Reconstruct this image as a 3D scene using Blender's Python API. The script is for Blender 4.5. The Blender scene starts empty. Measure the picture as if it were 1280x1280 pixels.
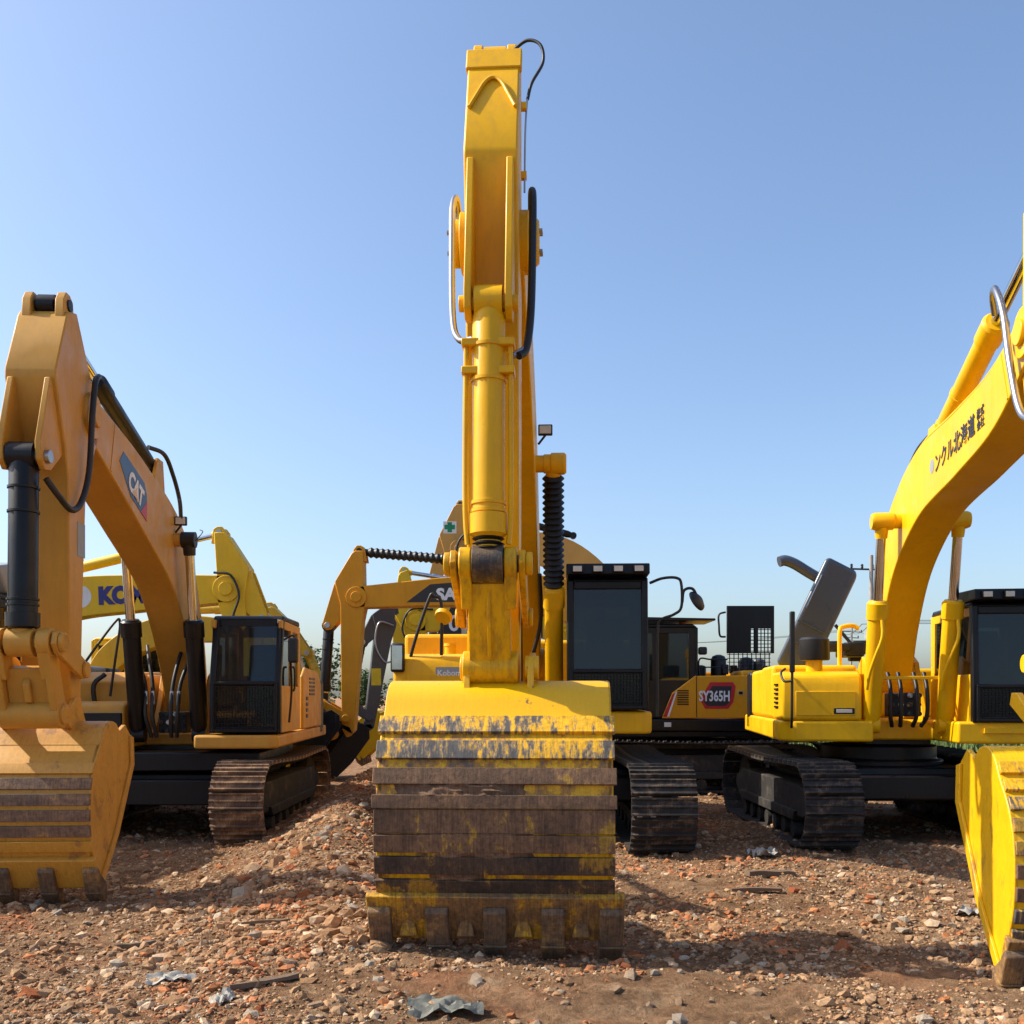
import bpy, bmesh, math, random
import numpy as np
from mathutils import Vector, Matrix, noise

random.seed(7); np.random.seed(7)
scene = bpy.context.scene
col = scene.collection
R = math.radians

# ------------------------------------------------------------------ camera, sky, sun, exposure
cd = bpy.data.cameras.new('camera'); cam = bpy.data.objects.new('camera', cd); col.objects.link(cam)
cam.location = (0, 0, 1.72); cam.rotation_euler = (R(90), 0, 0)
cd.sensor_width = 36; cd.lens = 36; cd.shift_y = .18; cd.clip_end = 3000
scene.camera = cam
SUN_AZ, SUN_EL = -5.0, 43.0          # sun stands to the left, just beyond the camera's plane
sdir = Vector((-math.cos(R(SUN_AZ)) * math.cos(R(SUN_EL)), -math.sin(R(SUN_AZ)) * math.cos(R(SUN_EL)), math.sin(R(SUN_EL))))
w = bpy.data.worlds.new('World'); scene.world = w; w.use_nodes = True
nt = w.node_tree
sky = nt.nodes.new('ShaderNodeTexSky'); sky.sky_type = 'NISHITA'; sky.sun_disc = False
sky.sun_elevation = R(SUN_EL); sky.sun_rotation = math.atan2(sdir.x, sdir.y)
sky.air_density = 1.0; sky.dust_density = 2.2; sky.ozone_density = 3.6; sky.altitude = 0
bg = nt.nodes['Background']; nt.links.new(sky.outputs[0], bg.inputs[0]); bg.inputs[1].default_value = 0.15
sl = bpy.data.lights.new('sun', 'SUN'); sl.energy = 4.7; sl.angle = R(0.5); sl.color = (1.0, 0.91, 0.77)
so = bpy.data.objects.new('sun', sl); col.objects.link(so)
so.rotation_euler = sdir.to_track_quat('Z', 'Y').to_euler(); so.location = sdir * 60
vs = scene.view_settings
vs.view_transform = 'Standard'; vs.look = 'None'; vs.gamma = 1; vs.exposure = 0.6; vs.use_curve_mapping = False
scene.cycles.max_bounces = 6

# ------------------------------------------------------------------ materials
MATS = {}
def lerpc(c, k): return (min(1, c[0] * k), min(1, c[1] * k), min(1, c[2] * k), 1)
class NT:
    def __init__(s, name):
        s.m = bpy.data.materials.new(name); s.m.use_nodes = True; s.t = s.m.node_tree
        s.b = s.t.nodes['Principled BSDF']; s.tc = s.t.nodes.new('ShaderNodeTexCoord'); MATS[name] = s.m
    def n(s, k, **kw):
        o = s.t.nodes.new(k)
        for a, v in kw.items(): setattr(o, a, v)
        return o
    def l(s, a, b): s.t.links.new(a, b)
    def noise(s, scale, detail=5, rough=.6, stretch=None, coord='Object'):
        o = s.n('ShaderNodeTexNoise'); o.inputs['Scale'].default_value = scale
        o.inputs['Detail'].default_value = detail; o.inputs['Roughness'].default_value = rough
        src = s.tc.outputs[coord]
        if stretch:
            mp = s.n('ShaderNodeMapping'); mp.inputs['Scale'].default_value = stretch; s.l(src, mp.inputs[0]); src = mp.outputs[0]
        s.l(src, o.inputs['Vector']); return o.outputs['Fac']
    def ramp(s, fac, stops):
        o = s.n('ShaderNodeValToRGB'); s.l(fac, o.inputs[0]); e = o.color_ramp.elements
        while len(e) < len(stops): e.new(.5)
        for i, (p, c) in enumerate(stops):
            e[i].position = p; e[i].color = c if len(c) == 4 else (*c, 1)
        return o.outputs[0]
    def mix(s, fac, a, b, mode='MIX'):
        o = s.n('ShaderNodeMix', data_type='RGBA', blend_type=mode)
        for sock, v in ((o.inputs['Factor'], fac), (o.inputs['A'], a), (o.inputs['B'], b)):
            if hasattr(v, 'links') or hasattr(v, 'is_linked'): s.l(v, sock)
            elif isinstance(v, tuple): sock.default_value = v if len(v) == 4 else (*v, 1)
            else: sock.default_value = v
        return o.outputs['Result']
    def bump(s, h, strength, dist=.01):
        o = s.n('ShaderNodeBump'); o.inputs['Strength'].default_value = strength; o.inputs['Distance'].default_value = dist
        s.l(h, o.inputs['Height']); s.l(o.outputs[0], s.b.inputs['Normal'])
def g(v): return (v, v, v, 1)

def paint(name, c, rough=.38, dirt=(.22, .13, .07), dirt_amt=.16, fade=.14, coat=.04):
    s = NT(name)
    a = s.ramp(s.noise(1.6, 6, .65), [(.3, lerpc(c, 1 - fade)), (.7, lerpc(c, 1 + fade * .4))])
    streak = s.ramp(s.noise(3.0, 6, .7, (6, 6, .7)), [(.45, g(0)), (.8, g(dirt_amt))])
    spots = s.ramp(s.noise(9, 8, .75), [(.58, g(0)), (.75, g(dirt_amt))])
    a = s.mix(streak, a, (*dirt, 1)); a = s.mix(spots, a, (*dirt, 1))
    s.l(a, s.b.inputs['Base Color'])
    rr = s.ramp(s.noise(4, 6), [(.3, g(rough * .75)), (.75, g(min(1, rough * 1.6)))]); s.l(rr, s.b.inputs['Roughness'])
    s.b.inputs['Coat Weight'].default_value = coat; s.b.inputs['Coat Roughness'].default_value = .3
    s.b.inputs['Specular IOR Level'].default_value = .28
    s.bump(s.noise(28, 4), .12, .004)
    return s.m
YM = paint('paint_yellow_main', (.80, .425, .0015), .40, dirt_amt=.22)
YL = paint('paint_ochre', (.56, .285, .042), .44, dirt_amt=.24)
YR = paint('paint_yellow_bright', (.83, .465, .0015), .38, dirt_amt=.16)
YK = paint('paint_lemon', (.74, .46, .012), .44)
YS = paint('paint_amber', (.66, .285, .006), .44)
YMD = paint('paint_yellow_greasy', (.76, .40, .0015), .42, (.10, .055, .025), .75, .2, .03)
YT = paint('paint_tan', (.55, .30, .07), .45)
BK = paint('paint_black', (.006, .006, .0075), .36, (.07, .055, .042), .07, .1, .08)
GR = paint('paint_dark_grey', (.065, .072, .085), .34, (.16, .13, .10), .2, .1, .3)
GL = paint('paint_light_grey', (.30, .33, .34), .45)
HOODM = paint('paint_hood_grey', (.060, .075, .105), .28, (.10, .11, .12), .05, .05, .5)
WH = paint('paint_white', (.72, .72, .70), .5, dirt_amt=.15)
def simple(name, c, rough=.5, metal=0.0, coat=0, bumps=None):
    s = NT(name)
    a = s.ramp(s.noise(5, 5), [(.3, lerpc(c, .82)), (.7, lerpc(c, 1.1))]); s.l(a, s.b.inputs['Base Color'])
    s.b.inputs['Roughness'].default_value = rough; s.b.inputs['Metallic'].default_value = metal; s.b.inputs['Coat Weight'].default_value = coat
    if bumps: s.bump(s.noise(*bumps[:2]), bumps[2], bumps[3])
    return s.m
RUB = simple('black_rubber', (.010, .010, .011), .5)
CHR = simple('chrome_rod', (.62, .62, .63), .16, 1.0)
STL = simple('bare_steel', (.42, .42, .43), .35, 1.0)
INT = simple('dark_interior', (.02, .022, .024), .7)
SEAT = simple('seat_fabric', (.05, .055, .06), .9)
INK = simple('dark_ink', (.02, .02, .022), .5)
INKW = simple('white_ink', (.75, .75, .74), .5)
INKB = simple('blue_ink', (.02, .02, .16), .5)
INKR = simple('red_ink', (.50, .012, .02), .45)
LOGOB = simple('logo_blue', (.022, .055, .14), .4)
LOGOY = simple('logo_yellow', (.75, .38, .02), .4)
GRN = simple('sticker_green', (.0, .22, .09), .5)
STY = simple('sticker_yellow', (.75, .58, .02), .5)
LAMP = simple('lamp_lens', (.66, .63, .55), .22)
AMB = simple('beacon_orange', (.75, .22, .02), .3)
WOOD = simple('weathered_wood', (.16, .105, .065), .85, bumps=(30, 5, .5, .01))
POLEM = simple('pole_concrete', (.30, .285, .26), .85)
RAG = simple('grey_rag', (.15, .15, .125), .85, bumps=(14, 5, .6, .02))
PLAS = simple('pale_plastic', (.33, .31, .27), .6)
CURT = simple('window_dust', (.12, .14, .16), .6)

def steel_dirty(name, c1, c2, c3, stretch, lo, hi, rough=.8, bs=.5, grain=1.0):
    s = NT(name)
    f = s.noise(5, 9, .72, stretch); f2 = s.noise(2.2, 5, .6)
    m = s.n('ShaderNodeMath', operation='MULTIPLY_ADD'); s.l(f2, m.inputs[0]); m.inputs[1].default_value = .7; m.inputs[2].default_value = -.35
    ad = s.n('ShaderNodeMath', operation='ADD'); s.l(f, ad.inputs[0]); s.l(m.outputs[0], ad.inputs[1])
    a = s.ramp(ad.outputs[0], [(lo, (*c1, 1)), (lo + .04, (*c2, 1)), (hi, (*c3, 1))])
    gr = s.ramp(s.noise(30, 8, .75), [(.32, g(1 - .5 * grain)), (.52, g(1)), (.72, g(1 + .3 * grain))]); a = s.mix(1.0, a, gr, 'MULTIPLY')
    vs_ = s.ramp(s.noise(9, 6, .7, (9, 1, .6)), [(.38, g(1 - .35 * grain)), (.6, g(1 + .12 * grain))]); a = s.mix(1.0, a, vs_, 'MULTIPLY')
    s.l(a, s.b.inputs['Base Color']); s.b.inputs['Roughness'].default_value = rough
    s.bump(s.noise(22, 9, .75), bs, .014)
    return s.m
WB_TOP = steel_dirty('worn_bar_yellow', (.72, .38, .004), (.32, .21, .09), (.075, .068, .064), (5.5, 2.2, 1.1), .45, .58, .6, .25, .9)
WB_MID = steel_dirty('worn_bar_muddy', (.40, .23, .03), (.22, .115, .056), (.13, .070, .037), (1.6, 1.6, .9), .36, .60)
WB_DRK = steel_dirty('worn_bar_dark', (.34, .18, .02), (.11, .062, .034), (.045, .030, .021), (1.3, 1.3, .7), .38, .58)
BKT_M = steel_dirty('bucket_muddy', (.74, .39, .003), (.48, .22, .015), (.16, .10, .062), (1.4, 1.4, .8), .52, .68, .55, .2, .6)
BKT_TOP = steel_dirty('bucket_top_scratched', (.78, .42, .002), (.52, .26, .02), (.17, .10, .06), (2.4, 2.4, 2.0), .635, .68, .40, .08, .12)
BKT_R = steel_dirty('bucket_yellow_stained', (.80, .44, .002), (.62, .33, .01), (.26, .15, .05), (1.6, 1.6, .5), .60, .76, .42, .12, .25)
BKT_L = steel_dirty('bucket_ochre', (.56, .275, .035), (.42, .195, .035), (.20, .12, .07), (1.0, 1.0, .9), .58, .78, .5, .1, .3)
WB_L = steel_dirty('worn_bar_ochre', (.40, .20, .05), (.26, .15, .08), (.14, .085, .055), (.5, .5, 2.0), .36, .62)
LIP = steel_dirty('lip_muddy', (.52, .27, .015), (.32, .165, .035), (.18, .10, .045), (1.5, 1.5, .8), .42, .62)
TOOTH = steel_dirty('tooth_steel', (.30, .165, .06), (.19, .11, .055), (.12, .075, .045), (1, 1, 1), .40, .6)
SHOE_L = steel_dirty('shoe_rusty', (.36, .225, .125), (.24, .14, .08), (.10, .062, .042), (1.4, 1.4, 1.4), .40, .62, .85)
SHOE_D = steel_dirty('shoe_dark', (.13, .09, .062), (.055, .042, .034), (.022, .019, .018), (1.8, 1.8, 1.8), .38, .56, .75)
FRM = steel_dirty('track_frame_dirty', (.10, .08, .06), (.045, .038, .034), (.025, .023, .022), (1, 1, 1), .36, .55, .8)
PIN = steel_dirty('greasy_pin', (.30, .17, .04), (.14, .08, .035), (.04, .03, .025), (1, 1, 1), .42, .60, .5)

def glass(name, tint, dust, refl=.9):
    s = NT(name); t = s.t; out = t.nodes['Material Output']
    tr = s.n('ShaderNodeBsdfTransparent'); tr.inputs[0].default_value = (*tint, 1)
    gl = s.n('ShaderNodeBsdfGlossy'); gl.inputs['Roughness'].default_value = .03; gl.inputs[0].default_value = g(refl)
    df = s.n('ShaderNodeBsdfDiffuse'); df.inputs[0].default_value = (*dust, 1)
    fr = s.n('ShaderNodeFresnel'); fr.inputs[0].default_value = 1.5
    m1 = s.n('ShaderNodeMixShader'); m1.inputs[0].default_value = .34
    s.l(tr.outputs[0], m1.inputs[1]); s.l(df.outputs[0], m1.inputs[2])
    m2 = s.n('ShaderNodeMixShader'); s.l(fr.outputs[0], m2.inputs[0]); s.l(m1.outputs[0], m2.inputs[1]); s.l(gl.outputs[0], m2.inputs[2])
    s.l(m2.outputs[0], out.inputs[0]); return s.m
GLS = glass('tinted_glass', (.14, .19, .20), (.022, .034, .040))
GLC = glass('clear_glass', (.55, .62, .62), (.03, .045, .05))
MIR = simple('mirror_glass', (.5, .52, .55), .08, 1.0)

# ground
def ground_mat():
    s = NT('rubble_soil')
    n1 = s.noise(.55, 8, .62); n2 = s.noise(3.5, 9, .7); n3 = s.noise(16, 8, .7); n4 = s.noise(1.1, 6, .6)
    a = s.ramp(n1, [(.32, (.23, .125, .062, 1)), (.5, (.37, .215, .115, 1)), (.68, (.47, .30, .175, 1))])
    b = s.ramp(n2, [(.36, (.14, .075, .038, 1)), (.52, (.37, .22, .12, 1)), (.66, (.54, .375, .23, 1))])
    a = s.mix(.55, a, b)
    rd = s.ramp(n4, [(.52, g(0)), (.66, g(.6))]); a = s.mix(rd, a, (.40, .155, .07, 1))
    dk = s.ramp(s.noise(.8, 5, .6, (1, 1.7, 1)), [(.54, g(0)), (.70, g(.5))]); a = s.mix(dk, a, (.14, .085, .052, 1))
    sp = s.ramp(n3, [(.3, g(.5)), (.55, g(1.0)), (.72, g(1.4))]); a = s.mix(1.0, a, sp, 'MULTIPLY')
    s.l(a, s.b.inputs['Base Color']); s.b.inputs['Roughness'].default_value = .95
    s.b.inputs['Specular IOR Level'].default_value = .15
    h = s.n('ShaderNodeMath', operation='ADD'); s.l(s.noise(9, 10, .72), h.inputs[0]); s.l(s.noise(34, 8, .75), h.inputs[1])
    s.bump(h.outputs[0], 1.0, .07)
    return s.m
SOIL = ground_mat()
def piece_mat():
    s = NT('rubble_pieces')
    at = s.n('ShaderNodeAttribute', attribute_name='piece_colour')
    gr = s.ramp(s.noise(45, 6, .7), [(.3, g(.65)), (.7, g(1.2))])
    s.l(s.mix(1.0, at.outputs['Color'], gr, 'MULTIPLY'), s.b.inputs['Base Color'])
    s.b.inputs['Roughness'].default_value = .95; s.b.inputs['Specular IOR Level'].default_value = .15
    s.bump(s.noise(60, 6), .5, .01); return s.m
PIECES = piece_mat()
def stone_mat(name, stops):
    s = NT(name); oi = s.n('ShaderNodeObjectInfo')
    a = s.ramp(oi.outputs['Random'], stops)
    gr = s.ramp(s.noise(12, 7, .7), [(.3, g(.6)), (.7, g(1.2))])
    s.l(s.mix(1.0, a, gr, 'MULTIPLY'), s.b.inputs['Base Color']); s.b.inputs['Roughness'].default_value = .95
    s.b.inputs['Specular IOR Level'].default_value = .15
    s.bump(s.noise(18, 8, .7), .7, .03); return s.m
STONE = stone_mat('stone_mixed', [(0, (.30, .19, .11, 1)), (.35, (.44, .30, .19, 1)), (.6, (.36, .24, .15, 1)), (.85, (.52, .41, .30, 1)), (1, (.36, .33, .29, 1))])
BRICK = stone_mat('brick_fragment_red', [(0, (.40, .13, .05, 1)), (.5, (.46, .19, .08, 1)), (1, (.36, .10, .045, 1))])
def leaf_mat(name, c):
    s = NT(name); a = s.ramp(s.noise(1.2, 4), [(.3, lerpc(c, .6)), (.7, lerpc(c, 1.3))]); s.l(a, s.b.inputs['Base Color'])
    s.b.inputs['Roughness'].default_value = .7; return s.m
LEAF = leaf_mat('foliage', (.055, .105, .028)); GRASS = leaf_mat('grass_blades', (.09, .14, .03)); BARK = simple('bark', (.10, .07, .05), .9)

# ------------------------------------------------------------------ mesh helpers. local frame: x right, y = -f (f = forward), z up
def V(f, x, z): return Vector((x, -f, z))
def cr(pts, n=8):
    """Catmull-Rom through points (tuples of any length)."""
    P = [np.array(p, float) for p in pts]; P = [2 * P[0] - P[1]] + P + [2 * P[-1] - P[-2]]
    out = []
    for i in range(1, len(P) - 2):
        for k in range(n):
            t = k / n; a, b, c, d = P[i - 1:i + 3]
            out.append(.5 * ((2 * b) + (c - a) * t + (2 * a - 5 * b + 4 * c - d) * t * t + (3 * b - a - 3 * c + d) * t ** 3))
    out.append(P[-2]); return out
class B:
    def __init__(s, M=None): s.v = []; s.f = []; s.M = M
    def add(s, vs_, fs):
        o = len(s.v); s.v += [Vector(p) for p in vs_]; s.f += [tuple(i + o for i in f) for f in fs]; return s
    def box(s, c, size, rot=None):
        """c=(f,x,z), size=(sf,sx,sz), rot = tilt about x axis (rad)"""
        pts = []
        for a in (-.5, .5):
            for b in (-.5, .5):
                for d in (-.5, .5):
                    p = Vector((b * size[1], -a * size[0], d * size[2]))
                    if rot: p = Matrix.Rotation(rot, 3, 'X') @ p
                    pts.append(p + V(*c))
        return s.add(pts, [(0, 1, 3, 2), (4, 6, 7, 5), (0, 4, 5, 1), (2, 3, 7, 6), (0, 2, 6, 4), (1, 5, 7, 3)])
    def span(s, f0, f1, x0, x1, z0, z1): return s.box(((f0 + f1) / 2, (x0 + x1) / 2, (z0 + z1) / 2), (abs(f1 - f0), abs(x1 - x0), abs(z1 - z0)))
    def prism(s, prof, x0, x1):
        n = len(prof)
        pts = [V(f, x0, z) for f, z in prof] + [V(f, x1, z) for f, z in prof]
        return s.add(pts, [tuple(range(n)), tuple(range(2 * n - 1, n - 1, -1))] + [(i, n + i, n + (i + 1) % n, (i + 1) % n) for i in range(n)])
    def plan(s, prof, z0, z1):
        n = len(prof); pts = [V(f, x, z0) for f, x in prof] + [V(f, x, z1) for f, x in prof]
        return s.add(pts, [tuple(range(n)), tuple(range(2 * n - 1, n - 1, -1))] + [(i, n + i, n + (i + 1) % n, (i + 1) % n) for i in range(n)])
    def front(s, prof, f0, f1):
        n = len(prof); pts = [V(f0, x, z) for x, z in prof] + [V(f1, x, z) for x, z in prof]
        return s.add(pts, [tuple(range(n)), tuple(range(2 * n - 1, n - 1, -1))] + [(i, n + i, n + (i + 1) % n, (i + 1) % n) for i in range(n)])
    def lathe(s, p0, p1, prof, n=20):
        """prof: list of (t along p0->p1 in metres or fraction, r)"""
        p0 = Vector(p0); p1 = Vector(p1); ax = p1 - p0; L = ax.length; q = ax.to_track_quat('Z', 'Y')
        pts = []; m = len(prof)
        for t, r in prof:
            for k in range(n):
                a = 2 * math.pi * k / n; pts.append(p0 + q @ Vector((r * math.cos(a), r * math.sin(a), t * L)))
        fs = [(j * n + k, j * n + (k + 1) % n, (j + 1) * n + (k + 1) % n, (j + 1) * n + k) for j in range(m - 1) for k in range(n)]
        fs += [tuple(range(n - 1, -1, -1)), tuple(range((m - 1) * n, m * n))]
        return s.add(pts, fs)
    def cyl(s, p0, p1, r, r1=None, n=16): return s.lathe(p0, p1, [(0, r), (1, r if r1 is None else r1)], n)
    def xc(s, f, z, x0, x1, r, n=20): return s.cyl(V(f, x0, z), V(f, x1, z), r, None, n)
    def tube(s, pts, r, n=8, smooth=5):
        P = [Vector(p) for p in (cr([tuple(p) for p in pts], smooth) if smooth > 1 else pts)]
        m = len(P); vv = []; up = None
        for i, p in enumerate(P):
            t = (P[min(i + 1, m - 1)] - P[max(i - 1, 0)]).normalized()
            if up is None: up = t.orthogonal().normalized()
            up = (up - t * up.dot(t)); up = up.normalized() if up.length > 1e-6 else t.orthogonal().normalized()
            b = t.cross(up)
            for k in range(n):
                a = 2 * math.pi * k / n; vv.append(p + (up * math.cos(a) + b * math.sin(a)) * r)
        fs = [(j * n + k, j * n + (k + 1) % n, (j + 1) * n + (k + 1) % n, (j + 1) * n + k) for j in range(m - 1) for k in range(n)]
        fs += [tuple(range(n - 1, -1, -1)), tuple(range((m - 1) * n, m * n))]
        return s.add(vv, fs)
    def sphere(s, c, r, n=10, sc=(1, 1, 1)):
        bm = bmesh.new(); bmesh.ops.create_uvsphere(bm, u_segments=n, v_segments=max(5, n // 2), radius=1)
        bm.verts.index_update(); c = Vector(c)
        s.add([Vector((v.co.x * sc[0], v.co.y * sc[1], v.co.z * sc[2])) * r + c for v in bm.verts], [tuple(v.index for v in f.verts) for f in bm.faces]); bm.free(); return s
    def mesh(s, name, mat, angle=38):
        me = bpy.data.meshes.new(name)
        vv = s.v if s.M is None else [s.M @ p for p in s.v]
        me.from_pydata([tuple(p) for p in vv], [], s.f)
        bm = bmesh.new(); bm.from_mesh(me); bmesh.ops.recalc_face_normals(bm, faces=bm.faces); bm.to_mesh(me); bm.free()
        me.shade_smooth(); me.set_sharp_from_angle(angle=R(angle))
        me.materials.append(mat); return me
    def obj(s, name, mat, parent=None, bevel=0, seg=2, angle=38):
        me = s.mesh(name, mat, angle); o = bpy.data.objects.new(name, me); col.objects.link(o); o.parent = parent
        if bevel:
            md = o.modifiers.new('bevel', 'BEVEL'); md.width = bevel; md.segments = seg; md.limit_method = 'ANGLE'; md.angle_limit = R(38)
            md.harden_normals = False
        return o
def empty(name, loc, rz=0):
    o = bpy.data.objects.new(name, None); col.objects.link(o); o.location = loc; o.rotation_euler = (0, 0, rz); o.empty_display_size = .3; return o
def tag(o, label=None, cat=None, group=None, kind=None):
    if label: o['label'] = label
    if cat: o['category'] = cat
    if group: o['group'] = group
    if kind: o['kind'] = kind
    return o
def text(name, body, parent, org, xdir, up, size, mat, M=None, spacing=1.0, shear=0, align='LEFT', bold=.0, xscale=1.0):
    cu = bpy.data.curves.new(name, 'FONT'); cu.body = body; cu.size = size; cu.extrude = .002; cu.space_character = spacing; cu.shear = shear
    cu.align_x = align; cu.offset = bold; cu.resolution_u = 3
    t = bpy.data.objects.new(name, cu); col.objects.link(t)
    dg = bpy.context.evaluated_depsgraph_get()
    me = bpy.data.meshes.new_from_object(t.evaluated_get(dg)); bpy.data.objects.remove(t); bpy.data.curves.remove(cu)
    x = Vector(xdir).normalized(); u = Vector(up); u = (u - x * u.dot(x)).normalized(); n = x.cross(u)
    m = Matrix(((x.x * xscale, u.x, n.x, org[0]), (x.y * xscale, u.y, n.y, org[1]), (x.z * xscale, u.z, n.z, org[2]), (0, 0, 0, 1)))
    if M is not None: m = M @ m
    me.transform(m); me.materials.clear(); me.materials.append(mat); me.name = name
    o = bpy.data.objects.new(name, me); col.objects.link(o); o.parent = parent; return o

# ------------------------------------------------------------------ ground
MOUNDS = [(-2.05, 15.3, .55, 2.4, .62), (-1.85, 11.2, .42, 1.4, .32), (-1.45, 8.9, .5, 1.0, .15), (-1.1, 7.4, .5, .9, .08), (2.5, 12.9, .7, 1.2, .10), (.2, 6.1, 1.4, .25, .05),
          (-3.6, 6.6, 1.0, .5, .05), (1.6, 9.4, .9, .4, .06), (-2.9, 10.1, .5, .6, -.04), (3.4, 7.0, 1.2, 1.2, -.10)]
def gh(x, y):
    h = 0
    for mx, my, sx, sy, a in MOUNDS: h += a * math.exp(-.5 * (((x - mx) / sx) ** 2 + ((y - my) / sy) ** 2))
    p = Vector((x, y, 0))
    h += .035 * noise.noise(p * .9) + .022 * noise.noise(p * 2.6 + Vector((7, 3, 1)))
    if y < 22: h += .030 * noise.noise(p * 5.5) + .020 * noise.noise(p * 12) + .010 * noise.noise(p * 24)
    return h - .02
def axis(dense0, dense1, step, far0, far1):
    a = list(np.arange(dense0, dense1 + 1e-6, step)); d = step; x = dense1
    while x < far1: d *= 1.25; x += d; a.append(min(x, far1))
    d = step; x = dense0; pre = []
    while x > far0: d *= 1.25; x -= d; pre.append(max(x, far0))
    return pre[::-1] + a
xs = axis(-6.5, 6.5, .04, -700, 700); ys = axis(4.8, 15, .04, -40, 1400)
gv = [(x, y, gh(x, y)) for y in ys for x in xs]; nx = len(xs)
gf = [(j * nx + i, j * nx + i + 1, (j + 1) * nx + i + 1, (j + 1) * nx + i) for j in range(len(ys) - 1) for i in range(nx - 1)]
me = bpy.data.meshes.new('ground'); me.from_pydata(gv, [], gf); me.shade_smooth(); me.materials.append(SOIL)
ground = bpy.data.objects.new('ground', me); col.objects.link(ground); tag(ground, 'brown bare soil strewn with brick and stone rubble', None, None, 'structure')
del gv, gf
def icos():
    bm = bmesh.new(); bmesh.ops.create_icosphere(bm, subdivisions=1, radius=1); bm.verts.index_update()
    v = np.array([tuple(p.co) for p in bm.verts]); f = np.array([[q.index for q in p.verts] for p in bm.faces]); bm.free(); return v, f
IV, IF = icos()
def rubble(count):
    """countless small pieces, one mesh with a colour per piece"""
    nv = len(IV); VV = np.empty((count * nv, 3)); CC = np.empty((count * nv, 4)); FF = np.empty((count * len(IF), 3), int)
    pal = np.array([(.35, .20, .105), (.40, .25, .14), (.29, .165, .085), (.50, .36, .235), (.43, .17, .07), (.37, .30, .22), (.38, .235, .125), (.22, .12, .062)])
    pw = np.array([.22, .22, .16, .11, .06, .05, .1, .08]); pw = pw / pw.sum()
    i = 0
    while i < count:
        y = 5.0 * (18 / 5.0) ** (random.random() ** 1.25); x = random.uniform(-1, 1) * (.56 * y + .4)
        d = noise.noise(Vector((x * .6, y * .6, 3.1))) + .5 * noise.noise(Vector((x * 2.2, y * 2.2, 9)))
        if abs(x + 1.7) < .9 and y > 6.5: d += .6
        if x > .8 and 7.8 < y < 10.5: d += .25
        if d < random.uniform(-.55, 1.0): continue
        s = min(.032, .0052 * random.random() ** -.43) * random.uniform(.8, 1.3) * (1 + .03 * y)
        if -2.6 < x < -.8 and y > 6.5 and random.random() < .12: s *= 1.7
        ax = np.array([random.uniform(.7, 1.5), random.uniform(.7, 1.4), random.uniform(.45, .95)]) * s
        p = IV * (1 + .6 * (np.random.rand(nv, 1) - .5)) * ax
        m = np.array(Matrix.Rotation(random.uniform(0, 6.3), 3, 'Z') @ Matrix.Rotation(random.uniform(-.6, .6), 3, 'X'))
        VV[i * nv:(i + 1) * nv] = p @ m.T + np.array([x, y, gh(x, y) + s * .05])
        c = pal[np.random.choice(len(pal), p=pw)] * random.uniform(.75, 1.2)
        if noise.noise(Vector((x * .9, y * .9, 20))) > .22 and random.random() < .35: c = np.array((.42, .17, .075)) * random.uniform(.75, 1.15)
        CC[i * nv:(i + 1) * nv] = (*c, 1); FF[i * len(IF):(i + 1) * len(IF)] = IF + i * nv; i += 1
    me = bpy.data.meshes.new('rubble'); me.vertices.add(len(VV)); me.vertices.foreach_set('co', VV.ravel())
    me.loops.add(FF.size); me.loops.foreach_set('vertex_index', FF.ravel()); me.polygons.add(len(FF))
    me.polygons.foreach_set('loop_start', np.arange(0, FF.size, 3)); me.polygons.foreach_set('loop_total', np.full(len(FF), 3))
    me.update(calc_edges=True); ca = me.color_attributes.new('piece_colour', 'FLOAT_COLOR', 'POINT'); ca.data.foreach_set('color', CC.ravel())
    me.shade_flat(); me.materials.append(PIECES); o = bpy.data.objects.new('rubble', me); col.objects.link(o)
    tag(o, 'loose gravel and crushed brick scattered over the soil', None, None, 'stuff'); return o
rubble(80000)
def rock_mesh(name, mat, boxy):
    bm = bmesh.new()
    if boxy: bmesh.ops.create_cube(bm, size=1.5); bmesh.ops.subdivide_edges(bm, edges=bm.edges, cuts=1, use_grid_fill=True)
    else: bmesh.ops.create_icosphere(bm, subdivisions=1, radius=1)
    k = random.uniform(0, 50)
    for v in bm.verts: v.co *= 1 + .55 * noise.noise(v.co * 1.3 + Vector((k, k, k))); v.co += Vector([random.uniform(-.09, .09) for _ in range(3)])
    me = bpy.data.meshes.new(name); bm.to_mesh(me); bm.free(); me.shade_flat(); me.materials.append(mat); return me
RM = [rock_mesh('stone', STONE, i % 3 == 0) for i in range(9)]; BMs = [rock_mesh('brick_fragment', BRICK, True) for i in range(4)]
nst = 0
while nst < 290:
    y = 5.3 * (14 / 5.3) ** (random.random() ** 1.15); x = random.uniform(-1, 1) * (.53 * y)
    d = .5 * noise.noise(Vector((x * .7, y * .7, 5)))
    if -2.6 < x < -.9 and y > 6.3: d += .7
    if .6 < x < 3.2 and y < 10.4: d += .12
    if d < random.uniform(-.35, .5): continue
    br = random.random() < .16; s = random.uniform(.014, .032) * (1 + .03 * y)
    if random.random() < .12: s *= 1.7
    if -2.5 < x < -1.0 and y > 7: s *= 1.35
    o = bpy.data.objects.new('brick_fragment' if br else 'stone', random.choice(BMs if br else RM)); col.objects.link(o); o.parent = ground
    o.location = (x, y, gh(x, y) + s * .12); o.rotation_euler = (random.uniform(-.5, .5), random.uniform(-.5, .5), random.uniform(0, 6.3))
    o.scale = (s * random.uniform(.9, 1.6), s * random.uniform(.8, 1.2), s * random.uniform(.5, .9)); nst += 1

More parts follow.
